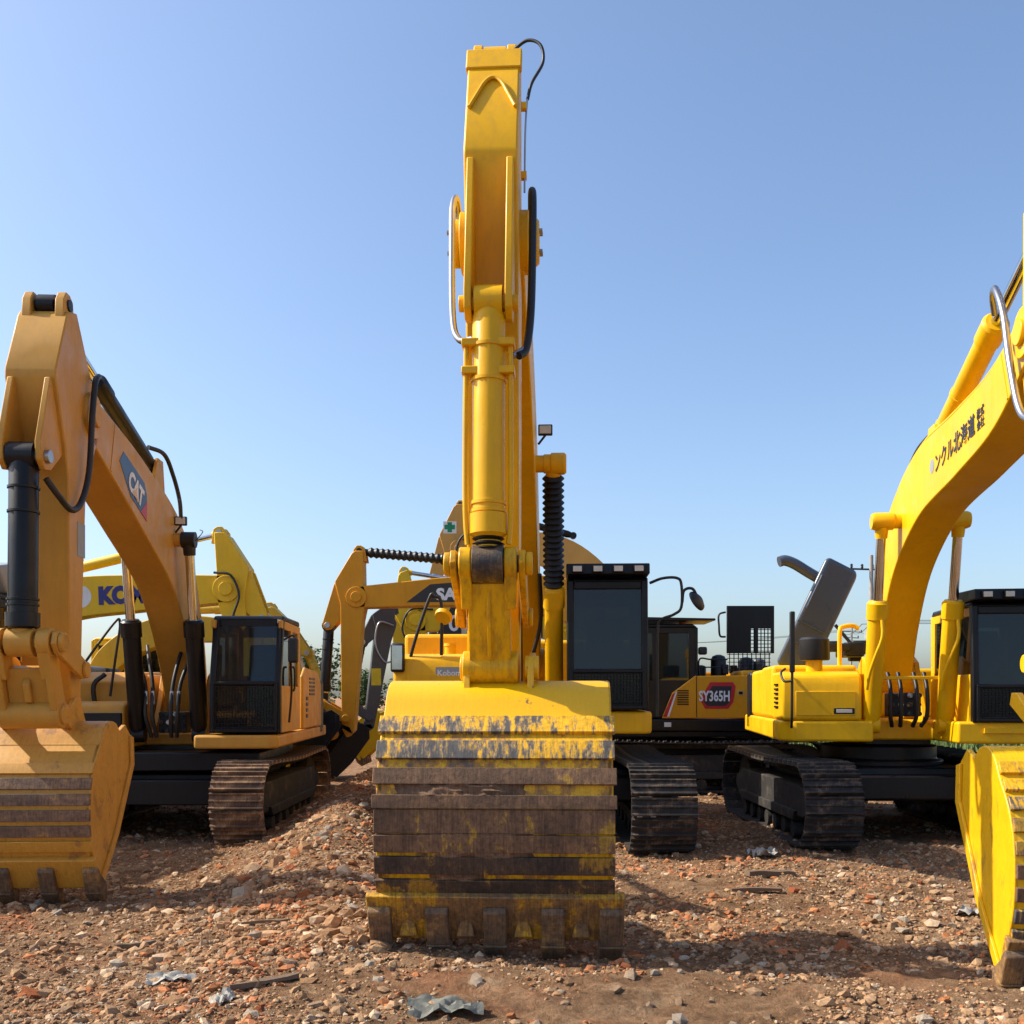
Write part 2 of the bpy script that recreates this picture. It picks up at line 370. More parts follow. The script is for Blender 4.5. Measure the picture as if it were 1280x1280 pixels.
# ------------------------------------------------------------------ excavator parts
def shoe_mesh(wd, pitch, mat):
    b = B(); h = pitch / 2
    prof = [(-h * .98, 0), (-h * .98, .022), (-h * .92, .058), (-h * .78, .058), (-h * .66, .024), (-h * .14, .024), (-h * .08, .05), (h * .08, .05), (h * .14, .024),
            (h * .62, .024), (h * .74, .046), (h * .86, .046), (h * .96, .0)]
    b.prism([(-y, z) for y, z in prof], -wd / 2, wd / 2); return b.mesh('shoe', mat, 25)
def track(root, xc_, wd, f1, f0, r, mat, pieces=True, sag=.03, side=1, n=None):
    """one crawler: the frame is the part, shoes, rollers, idler and sprocket are its sub-parts"""
    fr = B(); zc = r + .05
    fr.prism([(f1 - .55, zc - .16), (f1 - .3, zc - .10), (f1 - .3, zc + .10), (f1 - .7, zc + .20), (f0 + .7, zc + .20), (f0 + .45, zc + .1), (f0 + .45, zc - .12), (f0 + .6, zc - .2)], xc_ - wd * .30, xc_ + wd * .30)
    fr.prism([(f1 - .85, zc - .22), (f1 - .75, zc - .1), (f0 + .75, zc - .1), (f0 + .85, zc - .22)], xc_ - wd * .36, xc_ + wd * .36)
    t = fr.obj('track', FRM, root, .012)
    # wheels
    for nm, f in (('idler', f1 - r), ('sprocket', f0 + r)):
        rr = r - .055
        b = B(); b.lathe(V(f, xc_ - .11, zc), V(f, xc_ + .11, zc), [(0, rr * .8), (.12, rr * .98), (.3, rr), (.7, rr), (.88, rr * .98), (1, rr * .8)], 28)
        b.lathe(V(f, xc_ - .19, zc), V(f, xc_ + .19, zc), [(0, .10), (.1, .13), (.9, .13), (1, .10)], 16); b.obj(nm, FRM, t)
    nr = 7
    rb = B().lathe(V(0, xc_ - .2, 0), V(0, xc_ + .2, 0), [(0, .10), (.25, .10), (.28, .075), (.72, .075), (.75, .10), (1, .10)], 14).mesh('roller', FRM)
    for i in range(nr):
        o = bpy.data.objects.new('roller', rb); col.objects.link(o); o.parent = t; o.location = (0, -(f0 + .95 + i * (f1 - f0 - 1.9) / (nr - 1)), .155)
    # shoes round the loop
    Ls = (f1 - f0) - 2 * r; per = 2 * Ls + 2 * math.pi * r; n = n or round(per / .2); pitch = per / n
    sm = shoe_mesh(wd, pitch, mat); big = B()
    for i in range(n):
        d = (i + .37) * pitch % per
        if d < Ls: f = f0 + r + d; u = d / Ls; z = zc + r - sag * math.sin(math.pi * u) ** 2; a = 0
        elif d < Ls + math.pi * r: th = (d - Ls) / r; f = f1 - r + r * math.sin(th); z = zc + r * math.cos(th); a = th
        elif d < 2 * Ls + math.pi * r: f = f1 - r - (d - Ls - math.pi * r); z = zc - r; a = math.pi
        else: th = (d - 2 * Ls - math.pi * r) / r; f = f0 + r - r * math.sin(th); z = zc - r * math.cos(th); a = math.pi + th
        if pieces:
            o = bpy.data.objects.new('shoe', sm); col.objects.link(o); o.parent = t; o.location = V(f, xc_, z); o.rotation_euler = (a, 0, 0)
        else:
            mt = Matrix.Translation(V(f, xc_, z)) @ Matrix.Rotation(a, 4, 'X')
            big.add([mt @ v.co for v in sm.vertices], [tuple(p.vertices) for p in sm.polygons])
    if not pieces: tag(big.obj('shoe_belt', mat, t), kind='stuff')
    ch = B(); ch.span(f0 + r, f1 - r, xc_ - .09, xc_ + .09, zc + r - .09 - sag, zc + r - .015 - sag); ch.span(f0 + r, f1 - r, xc_ - .09, xc_ + .09, .06, .12); ch.obj('chain', FRM, t)
    return t
def cylinder(M, root, name, p0, p1, r, frac, barrel_mat, rod_mat=CHR, rr=None, eye=.13, ew=.10, boot=None, gland=True, eyemat=None, rings=()):
    """hydraulic cylinder from base pin p0 to rod pin p1; the barrel is the part, rod (and boot) sub-parts"""
    p0 = Vector(p0); p1 = Vector(p1); L = (p1 - p0).length; d = (p1 - p0) / L; rr = rr or r * .58
    prof = [(.02, r * .8), (.05, r), (frac - .09, r)]
    if gland: prof += [(frac - .088, r * 1.16), (frac - .012, r * 1.16), (frac - .006, r * 1.0), (frac, r * .92)]
    else: prof += [(frac, r)]
    b = B(M); b.lathe(p0, p1, prof, 24)
    for q in rings: b.lathe(p0, p1, [(q - .008, r), (q - .006, r * 1.09), (q + .006, r * 1.09), (q + .008, r)], 24)
    b.cyl(p0 + Vector((-ew, 0, 0)), p0 + Vector((ew, 0, 0)), eye)
    o = b.obj(name, barrel_mat, root)
    c = B(M); c.cyl(p0 + d * L * (frac - .03), p1 - d * eye * .5, rr, None, 18); c.obj('rod', rod_mat, o)
    e = B(M); e.cyl(p1 + Vector((-ew, 0, 0)), p1 + Vector((ew, 0, 0)), eye); e.cyl(p1 - d * eye * 1.9, p1 - d * eye * .6, rr * 1.25, rr * 1.4); e.obj('rod_eye', eyemat or barrel_mat, o)
    if boot:
        t0, t1, br, nn = boot; pr = []
        for i in range(nn * 2 + 1): pr.append((t0 + (t1 - t0) * i / (nn * 2), br if i % 2 else br * .72))
        B(M).lathe(p0, p1, pr, 20).obj('boot', RUB, o, angle=20)
    return o
def boom(M, root, knots, wd, mat, plates=True, foot_w=None):
    P = cr(knots, 8); top = []; bot = []
    for i, p in enumerate(P):
        a = P[max(i - 1, 0)]; b = P[min(i + 1, len(P) - 1)]; t = np.array([b[0] - a[0], b[1] - a[1]]); t /= np.linalg.norm(t); n = np.array([-t[1], t[0]])
        top.append((p[0] + n[0] * p[2], p[1] + n[1] * p[2])); bot.append((p[0] - n[0] * p[2], p[1] - n[1] * p[2]))
    prof = top + bot[::-1]
    b = B(M); b.prism(prof, -wd / 2, wd / 2)
    F = knots[0]; T = knots[-1]
    o = b.obj('boom', mat, root, .014)
    c = B(M); c.xc(F[0], F[1], -wd * .72, wd * .72, F[2] * .95, 28); c.obj('foot_boss', mat, o, .01)
    c = B(M); c.xc(T[0], T[1], -wd * .5 - .035, wd * .5 + .035, T[2] * .98, 28); c.xc(T[0], T[1], -wd * .5 - .07, wd * .5 + .07, T[2] * .5, 24); c.obj('tip_boss', mat, o, .008)
    # raised seam strips on both side plates, cross weld on the knee
    for sx in (-1, 1):
        m = len(P)
        for i0, i1, off in ((int(m * .30), 0, 0), (int(m * .88), 0, 0)):
            q = B(M); a0, a1 = np.array(top[i0]), np.array(bot[i0]); ln = a1 - a0
            q.prism([tuple(a0 + ln * .04), tuple(a0 + ln * .96), tuple(a0 + ln * .96 + np.array([.025, .01])), tuple(a0 + ln * .04 + np.array([.025, .01]))], sx * wd / 2, sx * (wd / 2 + .006))
            q.obj('weld_seam', mat, o)
    return o, top, bot
def bucket(M, root, lip, s, hw, shell_mat, top_mat, bars, lip_mat, tooth_mat, rot=0, pieces=True, lip_over=.06, ears=None, nteeth=5, lugs=True, side_ridge=False, crusts=()):
    rel = [(-.62, 1.50), (-.50, 1.585), (-.32, 1.60), (-.17, 1.53), (-.05, 1.38), (.10, 1.22), (.19, 1.05), (.235, .86), (.235, .66), (.20, .46), (.12, .28), (.03, .08)]
    opn = [(-.10, .03), (-.52, .43), (-1.02, 1.12), (-1.0, 1.42), (-.80, 1.56)]
    c, sn = math.cos(rot), math.sin(rot)
    tr = lambda p: (lip[0] + s * (p[0] * c + p[1] * sn), lip[1] + s * (-p[0] * sn + p[1] * c))
    outer = [tuple(p) for p in cr([tr(p) for p in rel], 5)]
    def inset(pl, d):
        out = []
        for i in range(len(pl)):
            a = np.array(pl[max(i - 1, 0)]); b = np.array(pl[min(i + 1, len(pl) - 1)]); t = b - a; t /= np.linalg.norm(t); out.append((pl[i][0] + t[1] * d, pl[i][1] - t[0] * d))
        return out
    # which side is inside: towards the opening
    mid = np.mean([tr(p) for p in opn], axis=0); ins = inset(outer, .03)
    if np.linalg.norm(np.array(ins[25]) - mid) > np.linalg.norm(np.array(outer[25]) - mid): ins = inset(outer, -.03)
    b = B(M); b.prism(outer + ins[::-1], -hw, hw)
    ntop = 20
    o = b.obj('bucket', shell_mat, root, .004)
    bt = B(M); lift = inset(outer[:ntop + 1], .004)
    if np.linalg.norm(np.array(lift[10]) - mid) < np.linalg.norm(np.array(outer[10]) - mid): lift = inset(outer[:ntop + 1], -.004)
    bt.prism(outer[2:ntop + 1] + lift[2:][::-1], -hw + .004, hw - .004); bt.obj('top_plate', top_mat, o)
    # side plates
    for sx in (-1, 1):
        b = B(M); b.prism(outer + [tr(p) for p in opn], sx * (hw - .03), sx * hw + sx * .008)
        sp = b.obj('side_plate', shell_mat if not side_ridge else shell_mat, o, .006)
        b = B(M); e = [tr(p) for p in opn]; e2 = [tr((p[0] + .10 * (1 if i else 1), p[1] + .02)) for i, p in enumerate(opn)]
        b.prism(e[:4] + e2[:4][::-1], sx * (hw + .009), sx * (hw + .03)); b.obj('side_cutter', shell_mat, o, .004)
    # wear bars: pieces
    arc = [0]
    for i in range(1, len(outer)): arc.append(arc[-1] + math.dist(outer[i], outer[i - 1]))
    tot = arc[-1]
    def at(d):
        d = max(0, min(tot - 1e-6, d)); i = max(k for k in range(len(arc)) if arc[k] <= d); i = min(i, len(outer) - 2); u = (d - arc[i]) / (arc[i + 1] - arc[i])
        p = np.array(outer[i]) * (1 - u) + np.array(outer[i + 1]) * u; t = np.array(outer[i + 1]) - np.array(outer[i]); t /= np.linalg.norm(t); n = np.array([-t[1], t[0]])
        if np.dot(n, p - mid) < 0: n = -n
        return p, t, n
    for (d0, d1, mat_, th, ov) in bars:
        prof = []
        ks = [d0 * tot + (d1 - d0) * tot * k / 3 for k in range(4)]
        for d in ks: p, t, n = at(d); prof.append(tuple(p + n * th))
        for d in ks[::-1]: p, t, n = at(d); prof.append(tuple(p - n * .004))
        B(M).prism(prof, -hw - ov, hw + ov).obj('wear_bar', mat_, o, .004)
    for (d0, d1, xa, xb) in crusts:
        cb = B(M); nx_, nd = 46, 5; kk = random.uniform(0, 50); vv = []
        for jx in range(nx_ + 1):
            x = xa + (xb - xa) * jx / nx_; fade = min(1, 4 * min(jx, nx_ - jx) / nx_)
            for jd in range(nd + 1):
                p, t, n = at((d0 + (d1 - d0) * jd / nd) * tot); hgt = (.030 + .016 * noise.noise(Vector((x * 9, jd * .8, kk))) + .012 * noise.noise(Vector((x * 30, jd * 2.1, kk)))) * fade - .006
                q = p + n * hgt; vv.append(V(q[0], x, q[1]))
        cb.add(vv, [(a_ * (nd + 1) + b_, a_ * (nd + 1) + b_ + 1, (a_ + 1) * (nd + 1) + b_ + 1, (a_ + 1) * (nd + 1) + b_) for a_ in range(nx_) for b_ in range(nd)]); cb.obj('mud_crust', WB_MID, o)
    # lip
    a = np.array(tr((.17, .29))); bq = np.array(tr((.02, -.0))); t = bq - a; t = t / np.linalg.norm(t); n = np.array([-t[1], t[0]])
    if np.dot(n, a - mid) < 0: n = -n
    b = B(M); b.prism([tuple(a + n * .03), tuple(bq + n * .025), tuple(bq + t * .03 - n * .01), tuple(bq - n * .035), tuple(a - n * .04)], -hw - lip_over, hw + lip_over)
    b.obj('lip', lip_mat, o, .008)
    L = np.linalg.norm(bq - a)
    def wedge(prof, x0, x1, x2): # tapered in x toward tip: x half widths at first and last
        return None
    for k in range(nteeth):
        x = -hw * .965 - lip_over * .3 + (2 * hw * .965 + lip_over * .6) * k / (nteeth - 1)
        tw = .052 * s + .02
        p0 = a + t * L * .22; p1 = a + t * (L * 1.02); p2 = a + t * (L * 1.0 + .15 * s + .05)
        ad = B(M); prof = [tuple(p0 + n * .03), tuple(p0 + t * .02 + n * .075), tuple(p1 + n * .085), tuple(p1 + t * .04 + n * .05), tuple(p1 + t * .04 - n * .06), tuple(p1 - n * .07), tuple(p0 + t * .1 - n * .0)]
        ad.prism(prof, x - tw, x + tw); ob = ad.obj('tooth', tooth_mat, o, .01)
        tp = B(M); i_ = len(tp.v)
        q = [p1 + t * .0 + n * .095, p2 + n * .03, p2 - n * .03, p1 - n * .075]
        ww = [tw * 1.12, tw * .95, tw * .95, tw * 1.12]
        vs_ = [V(q[j][0], x - ww[j], q[j][1]) for j in range(4)] + [V(q[j][0], x + ww[j], q[j][1]) for j in range(4)]
        tp.add(vs_, [(0, 1, 2, 3), (7, 6, 5, 4), (0, 4, 5, 1), (1, 5, 6, 2), (2, 6, 7, 3), (3, 7, 4, 0)]); tp.obj('tooth_tip', tooth_mat, o, .012)
        if lugs and k < nteeth - 1:
            xm = x + (2 * hw * .965) / (nteeth - 1) / 2; pm = a + t * L * .78
            lg = B(M); lg.front([(xm - .06, -.05), (xm - .045, .03), (xm - .02, .055), (xm + .02, .055), (xm + .045, .03), (xm + .06, -.05)], pm[0], pm[0] + .06)
            for v in lg.v: v.z += pm[1]
            lg.obj('lip_lug', lip_mat, o, .006)
    # ears for the link pins
    if ears:
        (qf, qz), (bf, bz), ew = ears
        for sx in (-1, 1):
            e = B(M); base = [tr((-.62, 1.47)), tr((-.20, 1.52))]
            e.prism([base[0], (qf - .10, qz), (qf - .06, qz + .09), (qf + .05, qz + .09), ((qf + bf) / 2, (qz + bz) / 2 + .02), (bf - .05, bz + .09), (bf + .05, bz + .08), (bf + .10, bz), base[1]], sx * ew, sx * (ew + .045))
            e.xc(bf, bz, sx * ew - sx * .02, sx * (ew + .075), .085); e.obj('bucket_ear', top_mat, o, .006)
    return o
def arm(M, root, P, g_, mats, wd, cyl_r=.11, barrel=None, rod=CHR, rod_boot=None, link=True, hw=.7, s=1, bars=(), rot=0, pieces=True, cyl_frac=.83, link_w=.25, pinmat=None, bdx=0, posts=False, linkmat=None, **bk):
    """stick, bucket cylinder, links and bucket. g_ holds points in (f,z)"""
    ym, bshell, btop, lipm, toothm = mats
    st = B(M).prism(g_['stick'], -wd / 2, wd / 2).obj('stick', ym, root, .013)
    tp = g_['T']
    for sx in (-1, 1):
        e = B(M); e.prism([(tp[0] - .14, tp[1] - .2), (tp[0] - .10, tp[1] + .06), (tp[0] - .03, tp[1] + .10), (tp[0] + .05, tp[1] + .10), (tp[0] + .11, tp[1] + .02), (tp[0] + .13, tp[1] - .2)], sx * wd * .24, sx * wd * .42)
        e.obj('tail_ear', ym, st, .008)
    B(M).xc(tp[0], tp[1], -wd * .46, wd * .46, .05).obj('tail_pin', STL if barrel is None else RUB, st)
    for sx in (-1, 1):
        B(M).prism(g_['rib'], sx * wd * .30, sx * (wd * .30 + .05)).obj('cylinder_bracket', ym, st, .008)
    C, A, Bp, Q, S = (g_[k] for k in 'CAB') if False else (g_['C'], g_['A'], g_['Bp'], g_['Q'], g_['S'])
    B(M).xc(C[0], C[1], -wd * .30 - .09, wd * .30 + .09, .055).obj('bracket_pin', STL if ym is not YM else ym, st, .004)
    lw_eye = min(wd * .25, link_w * .52)
    bc = cylinder(M, root, 'bucket_cylinder', V(C[0], 0, C[1]), V(A[0], 0, A[1]), cyl_r, cyl_frac, barrel or ym, rod, None, .12, lw_eye, rings=(.17, .30, .77, .80), eyemat=pinmat, **({'boot': rod_boot} if rod_boot else {}))
    lw = link_w
    # bucket link (between rod end and bucket)
    b = B(M); d = np.array(Bp) - np.array(A); L = np.linalg.norm(d); t = d / L; n = np.array([-t[1], t[0]]); n = n if n[0] > 0 else -n
    a_ = np.array(A); p_ = np.array(Bp)
    if posts:
        b.prism([tuple(a_ + t * .22 + n * .02), tuple(p_ - t * .06 + n * .03), tuple(p_ - t * .06 - n * .085), tuple(a_ + t * .22 - n * .07)], -lw * .70, lw * .70)
        for sx in (-1, 1): b.prism([tuple(a_ + t * .06 + n * .09), tuple(p_ - t * .05 + n * .10), tuple(p_ - t * .05 - n * .1), tuple(a_ + t * .06 - n * .09)], sx * lw * .70, sx * lw * .95)
        b.prism([tuple(a_ + t * .30 + n * .02), tuple(a_ + t * .34 + n * .07), tuple(a_ + t * .50 + n * .07), tuple(a_ + t * .52 + n * .02)], -.03, .03)
    else:
        b.prism([tuple(a_ + t * .12 + n * .07), tuple(p_ - t * .06 + n * .085), tuple(p_ - t * .06 - n * .085), tuple(a_ + t * .12 - n * .07)], -lw * .72, lw * .72)
        b.prism([tuple(a_ + t * .2 + n * .07), tuple(p_ - t * .1 + n * .085), tuple(p_ - t * .1 + n * .11), tuple(a_ + t * .26 + n * .09)], -.015, .015)
    lk = b.obj('bucket_link', linkmat or ym, root, .012)
    for sx in (-1, 1):
        c_ = B(M); c_.xc(A[0], A[1], sx * lw * .55, sx * lw * .98, .115); c_.prism([tuple(a_ + n * .1), tuple(a_ + t * .3 + n * .085), tuple(a_ + t * .3 - n * .085), tuple(a_ - n * .1)], sx * lw * .55, sx * lw * .94); c_.obj('link_ear', pinmat or linkmat or ym, lk, .01)
    c_ = B(M); c_.xc(Bp[0], Bp[1], -lw * .98, lw * .98, .12, 28); c_.obj('link_tube', linkmat or ym, lk, .01)
    c_ = B(M); c_.xc(A[0], A[1], -lw - .10, lw + .10, .06); c_.obj('link_pin', pinmat or PIN, lk, .004)
    for sx in (-1, 1):
        b = B(M); s0 = np.array(S); dd = s0 - a_; dd /= np.linalg.norm(dd); nn = np.array([-dd[1], dd[0]])
        b.prism([tuple(a_ - dd * .09 + nn * .05), tuple(a_ - dd * .09 - nn * .05), tuple(a_ - nn * .1), tuple(s0 - nn * .085), tuple(s0 + dd * .09 - nn * .04), tuple(s0 + dd * .09 + nn * .04), tuple(s0 + nn * .085), tuple(a_ + nn * .1)], sx * (lw + .01), sx * (lw + .055))
        b.xc(A[0], A[1], sx * (lw + .055), sx * (lw + .10), .08); b.xc(S[0], S[1], sx * (lw + .055), sx * (lw + .085), .07); b.obj('idler_arm', linkmat or ym, root, .008)
    MB = Matrix.Translation((bdx, 0, 0)) if M is None else M @ Matrix.Translation((bdx, 0, 0))
    bkt = bucket(MB, root, g_['lip'], s, hw, bshell, btop, bars, lipm, toothm, rot, pieces, ears=(Q, Bp, lw), **bk)
    return st, bc, lk, bkt
REL = dict(stick=[(.08, 1.70), (.16, 1.60), (.53, .56), (.53, .48), (.38, -.2), (.36, -.55), (.23, -3.2), (.10, -3.42), (-.07, -3.25), (-.17, -.55), (-.24, -.12), (-.25, .12), (-.17, .45), (-.12, 1.72)],
           rib=[(.50, .47), (.56, .45), (.80, -.65), (.78, -.77), (.70, -.83), (.58, -.81), (.36, -.55), (.37, .1)],
           C=(.68, -.71), A=(.73, -2.65), Bp=(.53, -3.36), Q=(.10, -3.3), S=(.13, -2.95), T=(-.02, 1.72), lip=(.78, -5.03))
def arm_geo(P, s=1.0, rot=0.0, tail=1.0, over=None):
    c, sn = math.cos(rot), math.sin(rot)
    def tr(p):
        z = p[1] * (tail if p[1] > 0 else 1); return (P[0] + s * (p[0] * c - z * sn), P[1] + s * (p[0] * sn + z * c))
    o = {k: ([tr(p) for p in v] if isinstance(v, list) else tr(v)) for k, v in REL.items()}
    if over: o.update(over)
    return o
def cab(M, root, x0, x1, ff, z0, z1, ln, frame, body, glass_m=GLS, visor=True, guard=True, lights=4, slope=.05, seat=True, z_split=.36):
    """operator's cab; frame = part, panes, visor, lights, guard = sub-parts"""
    H = z1 - z0; zs = z0 + H * z_split; pw = .075
    f_of = lambda z: ff - slope * max(0, (z - zs)) / (z1 - zs)
    b = B(M)
    for x in (x0, x1 - pw):
        b.prism([(ff, z0), (ff, zs), (f_of(z1), z1 - .04), (f_of(z1) - .10, z1 - .04), (ff - .10, zs), (ff - .10, z0)], x, x + pw)
    b.front([(x0 + pw, zs - .03), (x1 - pw, zs - .03), (x1 - pw, zs + .025), (x0 + pw, zs + .025)], ff - .06, ff - .01)
    b.span(ff, ff - .09, x0 + pw, x1 - pw, z0, z0 + .07); b.span(f_of(z1), f_of(z1) - .1, x0 + pw, x1 - pw, z1 - .14, z1 - .05)
    o = b.obj('cab', frame, root, .012)
    # body: roof, rear wall, side panels with window openings
    r = B(M); r.prism([(f_of(z1) + .01, z1 - .055), (f_of(z1) - .05, z1), (ff - ln + .1, z1 + .01), (ff - ln, z1 - .06)], x0 - .005, x1 + .005); r.obj('roof', frame, o, .03, 3)
    fl = B(M); fl.span(ff - .095, ff - ln, x0 + .01, x1 - .01, z0 + .002, z0 + .06); fl.obj('floor', INT, o)
    rw = B(M); rw.span(ff - ln, ff - ln + .05, x0, x1, z0, z0 + H * .5); rw.span(ff - ln, ff - ln + .05, x0, x0 + .1, z0 + H * .5, z1 - .06); rw.span(ff - ln, ff - ln + .05, x1 - .1, x1, z0 + H * .5, z1 - .06)
    rw.span(ff - ln, ff - ln + .05, x0 + .1, x1 - .1, z1 - .2, z1 - .06); rw.obj('rear_wall', body, o, .008)
    for nm, x in (('inner_side', x0), ('door', x1 - .045)):
        sd = B(M); m = ff - ln * .56
        sd.span(ff - .105, ff - ln + .052, x, x + .045, z0 + .001, z0 + H * .40)
        sd.span(m + .045, m - .045, x, x + .045, z0 + H * .40, z1 - .06); sd.span(ff - ln + .052, ff - ln + .16, x, x + .045, z0 + H * .40, z1 - .06)
        sd.span(ff - .12, ff - ln + .052, x + .001, x + .044, z1 - .16, z1 - .06)
        d_ = sd.obj(nm, body, o, .008)
        B(M).span(ff - .11, ff - ln + .1, x + .016, x + .026, z0 + H * .40, z1 - .15).obj('side_window', glass_m, o)
        if nm == 'door':
            B(M).tube([V(m + .12, x1 + .01, z0 + H * .36), V(m + .12, x1 + .05, z0 + H * .38), V(m + .12, x1 + .05, z0 + H * .55), V(m + .12, x1 + .01, z0 + H * .57)], .014).obj('grab_handle', RUB, o)
    B(M).prism([(ff - .035, zs + .02), (f_of(z1 - .14) - .035, z1 - .13), (f_of(z1 - .14) - .043, z1 - .13), (ff - .043, zs + .02)], x0 + pw - .01, x1 - pw + .01).obj('windshield', glass_m, o)
    B(M).span(ff - .05, ff - .042, x0 + pw - .01, x1 - pw + .01, z0 + .06, zs - .03).obj('lower_window', glass_m, o)
    if guard:
        gd = B(M); nx_, nz_ = 22, 13; ga, gb = x0 + .05, x1 - .05; za, zb = z0 + .03, zs - .0
        for i in range(nx_ + 1): x = ga + (gb - ga) * i / nx_; gd.box((ff + .025, x, (za + zb) / 2), (.006, .006, zb - za))
        for j in range(nz_ + 1): z = za + (zb - za) * j / nz_; gd.box((ff + .032, (ga + gb) / 2, z), (.006, gb - ga, .006))
        gd.obj('window_guard', BK, o)
        fr = B(M)
        for xa in (ga, gb): fr.box((ff + .028, xa, (za + zb) / 2), (.028, .03, zb - za))
        for zz in (za, zb): fr.box((ff + .028, (ga + gb) / 2, zz), (.03, gb - ga + .03, .03))
        fr.obj('guard_frame', BK, o, .004)
    if visor:
        v = B(M); v.prism([(f_of(z1) + .16, z1 + .01), (f_of(z1) + .14, z1 + .13), (f_of(z1) - .5, z1 + .15), (f_of(z1) - .5, z1 + .012)], x0 - .01, x1 + .01); v.obj('roof_visor', BK, o, .012)
        for i in range(lights):
            x = x0 + (x1 - x0) * (i + .5) / lights; l = B(M); l.span(f_of(z1) + .15, f_of(z1) + .20, x - .06, x + .06, z1 + .025, z1 + .105); q = l.obj('roof_light', BK, o, .006)
            B(M).span(f_of(z1) + .198, f_of(z1) + .207, x - .048, x + .048, z1 + .035, z1 + .095).obj('light_lens', LAMP, o, .003)
    if seat:
        xc_ = (x0 + x1) / 2 + .02; s_ = B(M); s_.prism([(ff - .75, z0 + .45), (ff - .75, z0 + .58), (ff - 1.2, z0 + .56), (ff - 1.32, z0 + 1.12), (ff - 1.42, z0 + 1.12), (ff - 1.34, z0 + .45)], xc_ - .23, xc_ + .23)
        s_.span(ff - 1.3, ff - .85, xc_ - .2, xc_ + .2, z0 + .06, z0 + .45); s_.obj('seat', SEAT, o, .04, 3)
        c_ = B(M); c_.prism([(ff - .35, z0 + .06), (ff - .4, z0 + .7), (ff - .48, z0 + .7), (ff - .5, z0 + .06)], x1 - .35, x1 - .15); c_.tube([V(ff - .7, xc_ - .3, z0 + .5), V(ff - .66, xc_ - .3, z0 + .8)], .02); c_.obj('console', INT, o, .01)
    return o
def hose(M, root, pts, r=.022, mat=RUB, name='hose'): return B(M).tube([V(*p) for p in pts], r, 10, 7).obj(name, mat, root)
def house(M, root, ym, hw, ff, rear, z0, z1, box_z, box_f, tank_z, cover=None, black=BK, box=True, boxw=.5, deck=None):
    """revolving deck with boxes, engine cover and counterweight"""
    dk = B(M); dk.plan([(ff - .02, -hw + .16), (ff - .16, -hw), (rear, -hw), (rear, hw), (ff + .28, hw), (ff + .36, hw - .1), (ff + .36, .42), (ff - .55, .40), (ff - .55, -.40), (ff - .02, -.42)], z0, z1)
    d = dk.obj('deck', deck or ym, root, .03, 3)
    B(M).plan([(ff - .60, -.38), (ff - .6, .38), (rear + .3, hw - .3), (rear + .3, -hw + .3)], z0 - .05, z0 - .002).obj('belly_plate', black, d)
    if box:
        b = B(M); b.prism([(ff - .03, z1 + .004), (ff - .03, box_z - .16), (ff - .07, box_z - .05), (ff - .18, box_z), (box_f, box_z), (box_f, z1 + .004)], -hw + .02, -hw + .02 + (hw * 2) * boxw * .62)
        tb = b.obj('tool_box', ym, root, .035, 3)
        B(M).span(ff - .028, ff - .018, -hw + .18, -hw + .02 + hw * 1.24 * boxw - .08, z1 + .06, box_z - .24).obj('box_door', ym, tb, .012)
        for k in range(6): B(M).box((ff - .5 - .0, -hw + .012, z1 + .16 + k * .055), (.3, .02, .022)).obj('vent_slat', black, tb)
        B(M).span(ff - .02, ff - .008, -hw + .62, -hw + .86, z1 + .08, z1 + .15).obj('head_lamp', black, tb, .006)
        B(M).span(ff - .009, ff - .004, -hw + .65, -hw + .83, z1 + .095, z1 + .135).obj('lamp_lens', LAMP, tb, .002)
    t = B(M); t.span(box_f - .006, box_f - 1.1, -hw + .015, -.42, z1 + .004, tank_z); t.obj('tank', ym, root, .05, 3)
    c = B(M); c.span(box_f - 1.11, rear + .75, -hw + .03, hw - .03, z1 + .004, tank_z - .02); ec = c.obj('engine_cover', cover or ym, root, .05, 3)
    w_ = B(M); n = 14; pr = [(rear + .74, -hw + .0), (rear + .74, hw)]
    pr += [(rear + .35 - .75 * math.sin(math.pi * k / n) ** .8, hw * math.cos(math.pi * k / n)) for k in range(n + 1)]
    w_.plan(pr, z0 + .02, tank_z - .03); cw = w_.obj('counterweight', black if cover is None else ym, root, .05, 3)
    # boom foot brackets and valve block
    for sx in (-1, 1):
        q = B(M); q.prism([(.85, z1), (.62, z1 + .32), (.42, z1 + .72), (.22, z1 + .80), (.02, z1 + .70), (-.35, z1)], sx * .27, sx * .33); q.obj('boom_bracket', ym, d, .008)
    return d
def valve(M, root, f, x, z, s=1.0):
    b = B(M); b.box((f, x, z), (.22 * s, .34 * s, .26 * s)); o = b.obj('valve_block', INT, root, .015)
    rn = random.Random(3)
    for k in range(4):
        for q in range(3):
            xx = x + (-.14 + .093 * k) * s; zz = z + (-.10 + .1 * q) * s; l = rn.uniform(.04, .11)
            B(M).lathe(V(f + .1 * s, xx, zz), V(f + .1 * s + l, xx, zz), [(0, .03 * s), (.5, .03 * s), (.52, .022 * s), (1, .022 * s)], 8).obj('valve_fitting', RUB if rn.random() < .6 else (STL if rn.random() < .5 else PIN), o)
    return o
def undercarriage(root, gw, sw, f1, f0, r, mat, pieces=(True, True), n=None, body=BK):
    track(root, -gw, sw, f1, f0, r, mat, pieces[0], n=n); track(root, gw, sw, f1, f0, r, mat, pieces[1], n=n)
    c = B(); c.prism([(1.0, .45), (.9, .85), (-.9, .85), (-1.0, .45)], -gw + sw * .3, gw - sw * .3); c.span(1.35, 1.0, -gw + sw * .3, gw - sw * .3, .5, .78); c.span(-1.35, -1.0, -gw + sw * .3, gw - sw * .3, .5, .78)
    c.lathe(V(0, 0, .84), V(0, 0, 1.1), [(0, .8), (.3, .8), (.32, .72), (1, .72)], 32); c.obj('car_body', body, root, .02)
